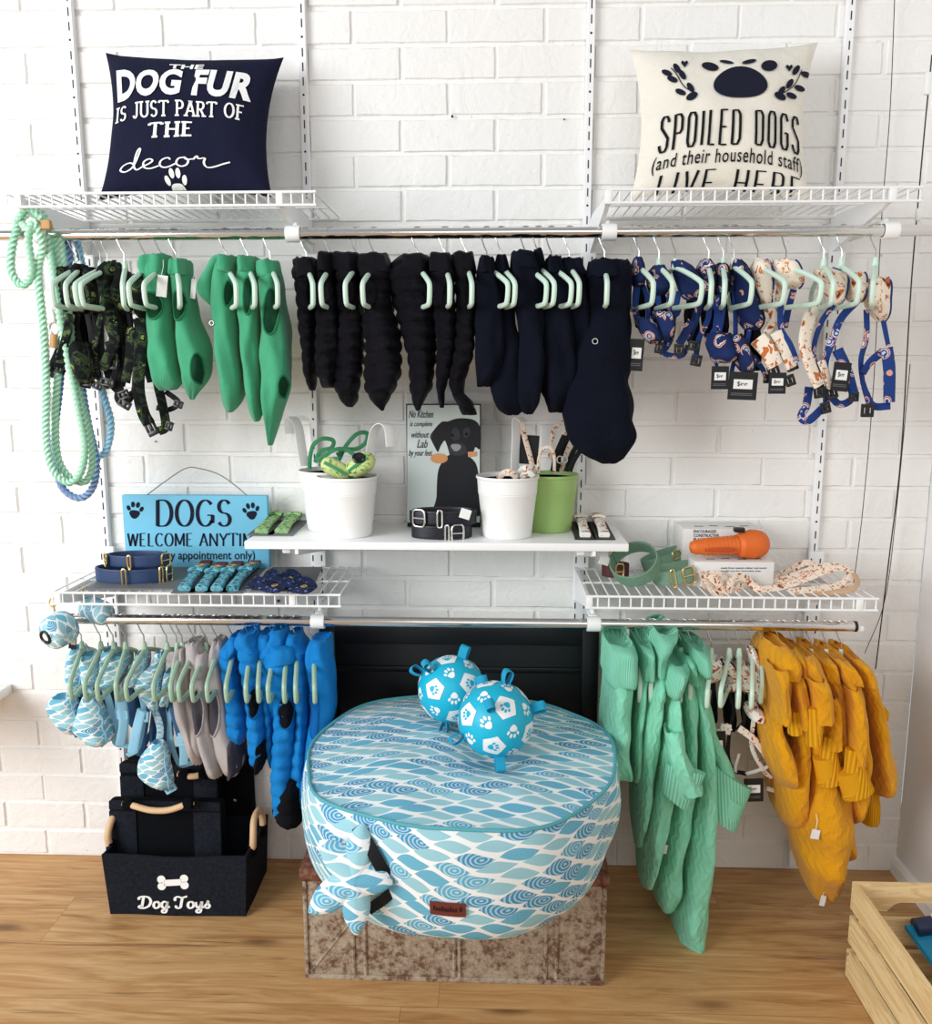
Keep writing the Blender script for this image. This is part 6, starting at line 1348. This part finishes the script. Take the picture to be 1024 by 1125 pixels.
BC = V((P(507, 850, -.43).x, -.432, .293)); BR = .364
def bagn(a, z): return 1+.012*sin(5*a+1)+.010*sin(9*a+z*20)+.018*mnoise.noise(V((cos(a)*1.5, sin(a)*1.5, z*4)))
t = thing('bean_bag', 'round white and blue leaf print bean bag resting on the trunk', 'bean bag', (BC.x, BC.y, .293))
mb = MB(); n = 96; rings = []; uvs = []; L = 0; pr_ = [(.0, .002), (.60, .002), (.80, .010), (.90, .030), (.955, .062), (.985, .105), (1.0, .15), (1.005, .195), (.995, .235), (.975, .262)]
fine = [(p.x, p.z) for p in catm([(a, 0, b) for a, b in pr_], 5)]
for i, (r, z) in enumerate(fine):
    if i: L += sqrt(((r-fine[i-1][0])*BR)**2+(z-fine[i-1][1])**2)
    ring = []
    for k in range(n+1):
        a = 2*pi*k/n; rr = r*BR*bagn(a, z)*(1+.010*sin(16*a+z*30)*min(1, z*6)*(1-z*2.5)); sag = .020*max(0, -sin(a))**2*(1-z/.262)*r**3
        wv = .008*sin(3*a+.6)*max(0, z/.262)
        ring.append(BC+V((rr*cos(a), rr*sin(a), z-sag+wv))); uvs.append((a*BR, L))
    rings.append(ring)
m_ = n+1; vs = [v for r in rings for v in r]; fs = [[i*m_+k, i*m_+k+1, (i+1)*m_+k+1, (i+1)*m_+k] for i in range(len(rings)-1) for k in range(n)]
mb.add(vs, fs, uvs); mb.build('side_panel', 'leaf', t, angle=80)
rim = [BC+V((BR*.975*bagn(2*pi*k/n, .262)*cos(2*pi*k/n), BR*.975*bagn(2*pi*k/n, .262)*sin(2*pi*k/n), .262+.008*sin(6*pi*k/n+.6))) for k in range(n)]
mb = MB(); tube(mb, [p+V((0, 0, .002)) for p in rim], .0040, 8, True); mb.build('piping', 'teal_pipe', t)
mb = MB(); vs = []; uvs = []; fs = []; NR = 36
for i in range(NR+1):
    q = i/NR
    for k in range(n):
        p = rim[k]; x = BC.x+(p.x-BC.x)*q; y = BC.y+(p.y-BC.y)*q; a = 2*pi*k/n
        z = (BC.z+.262)*(1-q**3)+p.z*q**3 + .040*(1-q*q) + .010*mnoise.noise(V((x*7, y*7, 1)))*(1-q**4) - .007*abs(sin(7*a+1))*q**2*(1-q)*3
        z -= .028*math.exp(-(((x-.01)**2+(y+.50)**2)/.007)) + .022*math.exp(-(((x+.03)**2+(y+.34)**2)/.007))
        vs.append(V((x, y, z))); uvs.append((x-BC.x, (y-BC.y)*1.0+.5))
for i in range(NR):
    for k in range(n): l = (k+1) % n; fs.append([i*n+k, (i+1)*n+k, (i+1)*n+l, i*n+l])
mb.add(vs, fs, uvs); mb.build('top_panel', 'leaf', t, angle=80)
c0 = BC; px_ = P(492, 968, -.78); a = atan2(-sqrt(max(0, (BR*1.0)**2-(px_.x-BC.x)**2)), px_.x-BC.x)
def bagp(a, z, off=.003):
    r = None
    for (r0, z0), (r1, z1) in zip(fine, fine[1:]):
        if z0 <= z <= z1 and z1 > z0: r = r0+(r1-r0)*(z-z0)/(z1-z0)
    rr = (r or 1)*BR*bagn(a, z)*(1+.010*sin(16*a+z*30)*min(1, z*6)*(1-z*2.5)); sag = .020*max(0, -sin(a))**2*(1-z/.262)*(r or 1)**3
    return BC+V(((rr+off)*cos(a), (rr+off)*sin(a), z-sag+.008*sin(3*a+.6)*max(0, z/.262)))
mb = MB(); rings = []
vs = []; fs = []
for j in range(5):
    for i in range(9): vs.append(bagp(a-.098+.196*i/8, .100+.030*j/4, .0045))
for j in range(4):
    for i in range(8): q = j*9+i; fs.append([q, q+1, q+10, q+9])
mb.add(vs, fs); tg = mb.build('leather_patch', 'bag_tag', t, angle=80)
mb = MB(); fnB = lambda u, v: bagp(a-.098+.196*u, .100+.030*v, .0058)
for k in range(9): pen(mb, [(p.x, p.y) for p in catm([(.10+.075*k, .35, 0), (.13+.075*k, .62+.12*(k % 3 == 0), 0), (.15+.075*k, .40, 0), (.175+.075*k, .36, 0)], 3)], .018, .018, fnB)
for p in paw(.86, .52, .055): flat(mb, [(x, .5+(y-.5)*3.5) for x, y in p], fnB)
mb.build('patch_script', 'ink_black', tg, smooth=False)

# plush star hanging on the bag
t = thing('star_toy', 'leaf print plush star dangling at the lower left front of the bean bag', 'plush star', P(385, 1012, -.77))
c = P(391, 962, -.775); mb = MB(); n = 100; NR = 14; arms = [(217, 62), (272, 58), (350, 40), (84, 52), (140, 52)]
for sgn in (-1, 1):
    vs = []; uvs = []; fs = []
    for i in range(NR+1):
        q = i/NR
        for k in range(n):
            a = 2*pi*k/n; deg = math.degrees(a); R0 = 0
            for ad, ar_ in arms:
                dd = abs((deg-ad+180) % 360-180); R0 = max(R0, 24+(ar_-24)*max(0, 1-dd/36)**.95)
            rr = R0*.00186*q; th = .024*sqrt(max(0, 1-q**2.4))*(1-.35*q)
            vs.append(c+V((rr*cos(a), sgn*th+rr*sin(a)*.30, rr*sin(a)))); uvs.append((rr*cos(a)+.1*sgn, rr*sin(a)))
    for i in range(NR):
        for k in range(n): l = (k+1) % n; f = [i*n+k, (i+1)*n+k, (i+1)*n+l, i*n+l]; fs.append(f if sgn < 0 else f[::-1])
    mb.add(vs, fs, uvs)
mb.build('plush_body', 'leaf', t, angle=80)
mb = MB(); sweep(mb, catm([P(392, 908, -.735), P(406, 930, -.765), P(420, 955, -.775), P(432, 972, -.755), P(424, 986, -.77), P(404, 1000, -.775)], 6), .024, .003, (.4, -1, .1), 10, power=.3); mb.build('strap', 'black_web', t)

def ball(label, c, r, rot, loops):
    t = thing('rope_ball', label, 'dog ball', c-V((0, 0, r)), 'turquoise paw print balls')
    t.name = 'toy_ball'
    ph = (1+sqrt(5))/2; ico = []
    for a in (-1, 1):
        for b in (-ph, ph): ico += [V((0, a, b)), V((a, b, 0)), V((b, 0, a))]
    ico = [R_ @ v.normalized() for v in ico for R_ in (rot,)]
    bm = bmesh.new(); bmesh.ops.create_icosphere(bm, subdivisions=5, radius=1.0)
    # truncated-icosahedron edges for the seams
    hexc = []
    for i in range(12):
        for j in range(i):
            for k in range(j):
                if ico[i].dot(ico[j]) > .4 and ico[j].dot(ico[k]) > .4 and ico[i].dot(ico[k]) > .4: hexc.append((ico[i]+ico[j]+ico[k]).normalized())
    cos5, cos6 = .9393, .9149
    vs = []
    for v in bm.verts:
        d = v.co.normalized(); f5 = sorted([cos5/max(1e-3, d.dot(q)) for q in ico if d.dot(q) > .2]+[cos6/max(1e-3, d.dot(q)) for q in hexc if d.dot(q) > .2])
        gap = f5[1]-f5[0]; vs.append(c+d*r*(1-.012*max(0, 1-gap/.012)))
    mb = MB(); bm.verts.index_update(); mb.add(vs, [[v.index for v in f.verts] for f in bm.faces]); bm.free(); body = mb.build('ball_body', 'ball', t, angle=80)
    def on(n, off):
        ux = n.cross(V((.21, .33, .92))).normalized(); uy = n.cross(ux)
        return lambda x, y: c+(n+ux*x+uy*y).normalized()*(r+off)
    for q in ico:
        nb = max((p for p in ico if p is not q), key=lambda p: p.dot(q)); ux = (nb-q*nb.dot(q)).normalized(); uy = q.cross(ux)
        f = lambda x, y, q=q, ux=ux, uy=uy: c+(q+ux*x+uy*y).normalized()*(r+.0008)
        pol = []
        for k in range(5):
            a0, a1 = 2*pi*k/5, 2*pi*(k+1)/5
            for s in range(4): x = (cos(a0)*(4-s)+cos(a1)*s)/4; y = (sin(a0)*(4-s)+sin(a1)*s)/4; pol.append((.345*x, .345*y))
        mb = MB(); fan(mb, pol, f, 4); pn = mb.build('white_panel', 'ball_white', t, angle=80)
        mb = MB(); f2_ = lambda x, y, q=q, ux=ux, uy=uy: c+(q+ux*x+uy*y).normalized()*(r+.0014)
        for p in paw(0, -.01, .165, atan2(q.x*3, 1)): fan(mb, p, f2_, 2)
        mb.build('paw_print', 'ball', pn, angle=80)
    for i, q in enumerate(hexc):
        mb = MB(); f = on(q, .0009)
        for p in paw(0, -.01, .20, i*1.3): fan(mb, p, f, 3)
        mb.build('paw_print', 'ball_white', t, angle=80)
    for (dx, dy, dz), tw in loops:
        n_ = V((dx, dy, dz)).normalized(); s = n_.cross(V((0, 1, .2))).normalized(); s = Matrix.Rotation(tw, 3, n_) @ s; w2 = n_.cross(s)
        pts = [c+n_*(r-.003)-s*.004, c+n_*(r+.014)-s*.009, c+n_*(r+.027)-s*.008, c+n_*(r+.031), c+n_*(r+.027)+s*.008, c+n_*(r+.014)+s*.009, c+n_*(r-.003)+s*.004]
        mb = MB(); sweep(mb, catm(pts, 5), .022, .0016, lambda q_, p, t_: (t_.cross(w2)), 8, power=.3); mb.build('ribbon_loop', 'ribbon', t)
    return t
b2 = P(544.5, 790, -.50); b1 = P(496, 757, -.345)
ball('turquoise and white paw print ball in front, on the bean bag', b2, .0835, Matrix.Rotation(.35, 3, 'X') @ Matrix.Rotation(.5, 3, 'Z'), [((.25, .1, .95), .3), ((.95, .0, .28), .6), ((-.12, -.75, .62), .2), ((-.85, -.45, -.28), .4), ((.1, -.62, -.8), 1.3)])
ball('turquoise and white paw print ball behind, touching the board side', b1, .0805, Matrix.Rotation(.9, 3, 'Y') @ Matrix.Rotation(.2, 3, 'X'), [((.32, .1, .95), 1.1), ((-.55, -.4, .72), .3), ((-.85, -.1, .5), .8), ((.75, -.5, .42), .9), ((-.15, -.5, -.85), .4)])

# ------------------------------------------------------------------ felt baskets at the left
def felt_box(x0, x1, y0, y1, h, th=.006, flare=.010):
    mb = MB(); o0 = [(x0, y0), (x1, y0), (x1, y1), (x0, y1)]; o1 = [(x0-flare, y0-flare*.4), (x1+flare, y0-flare*.4), (x1+flare, y1+flare*.2), (x0-flare, y1+flare*.2)]
    i1 = [(x0-flare+th, y0-flare*.4+th), (x1+flare-th, y0-flare*.4+th), (x1+flare-th, y1+flare*.2-th), (x0-flare+th, y1+flare*.2-th)]; i0 = [(x0+th, y0+th), (x1-th, y0+th), (x1-th, y1-th), (x0+th, y1-th)]
    vs = []; N = 14
    def edge(l, z, sag):
        out = []
        for k in range(4):
            a, b = l[k], l[(k+1) % 4]
            for s in range(N):
                q = s/N; out.append(V((a[0]+(b[0]-a[0])*q, a[1]+(b[1]-a[1])*q, z-sag*sin(pi*q)+.002*sin(9*q+k))))
        return out
    rings = [edge(o0, .0015, 0), edge([(a[0]*.5+b[0]*.5, a[1]*.5+b[1]*.5) for a, b in zip(o0, o1)], h*.5, 0), edge(o1, h, .004), edge(i1, h, .004), edge(i0, .006, 0)]
    return ring_skin(mb, rings)
bx0, bx1, by0, by1, bh = -1.014, -.650, -.268, -.060, .176
t = thing('felt_basket', 'black felt dog toys storage basket with white bone print', 'storage basket', ((bx0+bx1)/2, (by0+by1)/2, 0))
felt_box(bx0, bx1, by0, by1, bh).build('basket_body', 'felt', t, angle=45)
Yb = by0-.0056; fb = lambda u, v: V((P(u, v, Yb).x, by0-.004*max(0, min(1, P(u, v, Yb).z/bh))-.0022, P(u, v, Yb).z))
mb = MB(); script_on(mb, 'DOg TOys', (151, 998.5, 232, 985.5), fb, .24, .13); mb.build('lettering', 'ink_white', t, smooth=False)
mb = MB(); bp = []
for cx, cy, a0, a1 in ((177.5, 966, 60, 240), (177.5, 974, 120, 300), (201.5, 973, 240, 420), (201.5, 965, -60, 120)): pass
flat(mb, [(180, 967), (199, 966), (199, 973), (180, 974)], fb)
for cx, cy in ((177, 966.5), (177.5, 974), (202, 965.5), (202.5, 973)): flat(mb, ell(cx, cy, 4.6, 4.4), fb)
mb.build('bone_print', 'ink_white', t, smooth=False)
for xx, py_ in ((bx0-.012, 0), (bx1+.010, 1)):
    mb = MB(); yc = -.17; hz = bh+.005; tube(mb, catm([V((xx, yc-.045, hz-.03)), V((xx-.004*(1-2*py_), yc-.048, hz+.02)), V((xx, yc-.02, hz+.055)), V((xx, yc+.03, hz+.055)), V((xx, yc+.055, hz+.02)), V((xx, yc+.052, hz-.03))], 6), .0095, 10); hd = mb.build('handle', 'beech', t)
    for yy in (yc-.045, yc+.052):
        mb = MB(); tube(mb, [(xx, yy, hz-.032), (xx, yy, hz-.002)], .0125, 10); mb.build('handle_sleeve', 'felt_dark', hd)
def folded(label, px0, px1, pyt, Y, zb, handle, lean, group):
    a, b = P(px0, pyt, Y), P(px1, pyt, Y); h = a.z-zb; t = thing('felt_basket', label, 'storage basket', ((a.x+b.x)/2, Y, zb), group)
    R = Matrix.Rotation(radians(lean), 3, 'X'); mb = MB(); box(mb, (0, 0, h/2), (b.x-a.x, .035, h), .010); mb.v = [R @ v+V(((a.x+b.x)/2, Y, zb)) for v in mb.v]; mb.build('folded_body', 'felt_dark', t)
    W = b.x-a.x
    for (cx, cw) in ((-W*.37, W*.24), (W*.37, W*.24)):
        mb = MB(); box(mb, (cx, -.0185, h*.46), (cw, .008, h*.88), .003); mb.v = [R @ v+V(((a.x+b.x)/2, Y, zb)) for v in mb.v]; mb.build('side_fold', 'felt', t)
    mb = MB(); box(mb, (0, -.0175, h-.012), (W*.98, .010, .026), .004); mb.v = [R @ v+V(((a.x+b.x)/2, Y, zb)) for v in mb.v]; mb.build('top_hem', 'felt', t)
    if handle:
        hp = [P(*p) for p in handle]; mb = MB(); tube(mb, catm(hp, 6), .0085, 10); hd = mb.build('handle', 'beech', t)
        for p in (hp[0].lerp(hp[1], .5), hp[-2].lerp(hp[-1], .4)):
            mb = MB(); box(mb, p, (.026, .028, .026), .004); mb.build('handle_sleeve', 'felt_dark', hd)
    return t
folded('smaller folded black felt basket with pale wooden handle, standing in front', 119, 244, 879, -.185, .012, [(136, 883, -.21), (146, 885, -.222), (165, 890, -.228), (185, 890, -.228), (204, 884, -.222), (212, 882, -.21)], -3, 'folded black felt baskets')
folded('larger folded black felt basket standing behind the smaller one', 131, 240, 838, -.125, .012, [(196, 850, -.150), (208, 853, -.156), (222, 851, -.156), (228, 847, -.150)], -2, 'folded black felt baskets')
a, b = P(222, 830, -.05), P(274, 830, -.05); t = thing('carry_case', 'tall black case with silver studs standing behind the felt baskets', 'case', ((a.x+b.x)/2, -.05, 0))
mb = MB(); a2 = P(140, 832, -.05); box(mb, ((a2.x+b.x)/2, -.031, P(250, 828, -.05).z/2), (b.x-a2.x, .052, P(250, 828, -.05).z), .008); mb.build('case_body', 'felt_dark', t)
for px_, py_ in ((258, 880), (260, 910), (224, 882)):
    p = P(px_, py_, -.059); mb = MB(); lathe(mb, [(.0, .004), (.004, .003), (.006, 0), (.0045, -.001)], (0, 0, 0), 14); mb.v = [V((v.x, -v.z, v.y))+p for v in mb.v]; mb.build('stud', 'silver', t)

# ------------------------------------------------------------------ pine crate with goods at the right
CX0, CX1, CY1, CY0, CH = .848, 1.158, -.432, -.905, .245
t = thing('wooden_crate', 'slatted pine crate on the floor at the lower right corner', 'crate', ((CX0+CX1)/2, (CY0+CY1)/2, 0)); th = .011; sh = .069
def plank(c, s, name):
    mb = MB(); box(mb, c, s, .0012); o = mb.build(name, 'pine', t, smooth=False); me = o.data; ul = me.uv_layers[0]
    for p in me.polygons:
        for li in p.loop_indices:
            co = me.vertices[me.loops[li].vertex_index].co; ul.data[li].uv = (co.y+c[2]*7, co.z+co.x+c[0]) if s[1] > s[0] else (co.x+c[2]*5, co.z+co.y+c[1]*3)
    return o
for k in range(3):
    zz = CH-sh/2-k*(sh+.018)
    for xx in (CX0+th/2, CX1-th/2): plank((xx, (CY0+CY1)/2, zz), (th, CY1-CY0-2*th-.001, sh), 'side_slat')
    if k > 0:
        for yy in (CY0+th*.5, CY1-th*.5): plank(((CX0+CX1)/2, yy, zz), (CX1-CX0, th, sh), 'end_slat')
def endplank(yy):
    mb = MB(); w2 = (CX1-CX0)/2; cx = (CX0+CX1)/2; zt = CH; out = [(-w2, zt-sh), (-w2, zt), (w2, zt), (w2, zt-sh), (.075, zt-sh), (.060, zt-sh+.018), (.045, zt-sh+.024), (-.045, zt-sh+.024), (-.060, zt-sh+.018), (-.075, zt-sh)]
    prism(mb, out, lambda x, z: V((cx+x, yy-th/2, z)), lambda x, z: V((cx+x, yy+th/2, z))); mb.build('end_handle_slat', 'pine', t, smooth=False)
endplank(CY1-th*.5); endplank(CY0+th*.5)
for xx in (CX0+th+.010, CX1-th-.010):
    for yy in (CY0+2*th+.010, CY1-2*th-.010): plank((xx, yy, CH/2-.012), (.020, .020, CH-.03), 'corner_post')
for k in range(4): plank((CX0+th+.036+k*.072, (CY0+CY1)/2, .007), (.066, CY1-CY0-4*th, .010), 'floor_slat')
def packet(label, cs, z, hgt, mat, extra=None):
    t = thing('packaged_toy', label, 'packaged toy', V((sum(c[0] for c in cs)/4, sum(c[1] for c in cs)/4, z)), 'goods in the pine crate'); p = [V((x, y, z+dz)) for x, y, dz in cs]
    mb = MB(); mb.add(p+[q+V((0, 0, hgt)) for q in p], [[3, 2, 1, 0], [4, 5, 6, 7]]+[[k, (k+1) % 4, 4+(k+1) % 4, 4+k] for k in range(4)]); mb.build('packet', mat, t, smooth=False)
    return t
pk = packet('bright blue packet leaning in the pine crate', [(.995, -.60, .0), (1.12, -.66, .0), (1.12, -.50, .055), (.955, -.475, .055)], .100, .012, 'blue_card')
mb = MB(); c = V((.998, -.615, .095)); box(mb, c+V((-.012, -.012, -.012)), (.024, .002, .046), 0, Matrix.Rotation(-.4, 3, 'Y')); mb.build('hang_tag', 'card_white', pk, smooth=False)
t2 = thing('packaged_toy', 'rolled navy packet with white top behind the blue packet in the crate', 'packaged toy', (1.06, -.49, .14), 'goods in the pine crate'); mb = MB(); tube(mb, [(.972, -.488, .168), (1.03, -.485, .176), (1.11, -.495, .182)], .020, 14); mb.build('roll', 'navy_pack', t2)
mb = MB(); box(mb, (1.045, -.505, .201), (.075, .05, .008), .002, Matrix.Rotation(-.15, 3, 'Y')); mb.build('white_sleeve', 'card_white', t2)
packet('black packet lying low in the pine crate', [(.93, -.78, 0), (1.10, -.80, 0), (1.12, -.62, .02), (.96, -.60, .01)], .03, .045, 'black_plastic'); packet('red packet in the pine crate at the lower right border', [(1.00, -.85, 0), (1.12, -.86, 0), (1.12, -.76, 0), (1.02, -.75, 0)], .08, .02, 'red_pack')
for k, (xx, yy, zz, r) in enumerate(((.92, -.56, .045, .030), (.97, -.54, .04, .026))):
    t3 = thing('toy_ball', ['dark round toy in the back left corner of the crate', 'second dark round toy beside the corner one in the crate'][k], 'dog toy', (xx, yy, zz-r), 'goods in the pine crate'); mb = MB(); lathe(mb, [(max(.0008, r*sin(pi*q/10)), -r*cos(pi*q/10)) for q in range(11)], (xx, yy, zz), 18); mb.build('ball_body', 'black_web', t3)
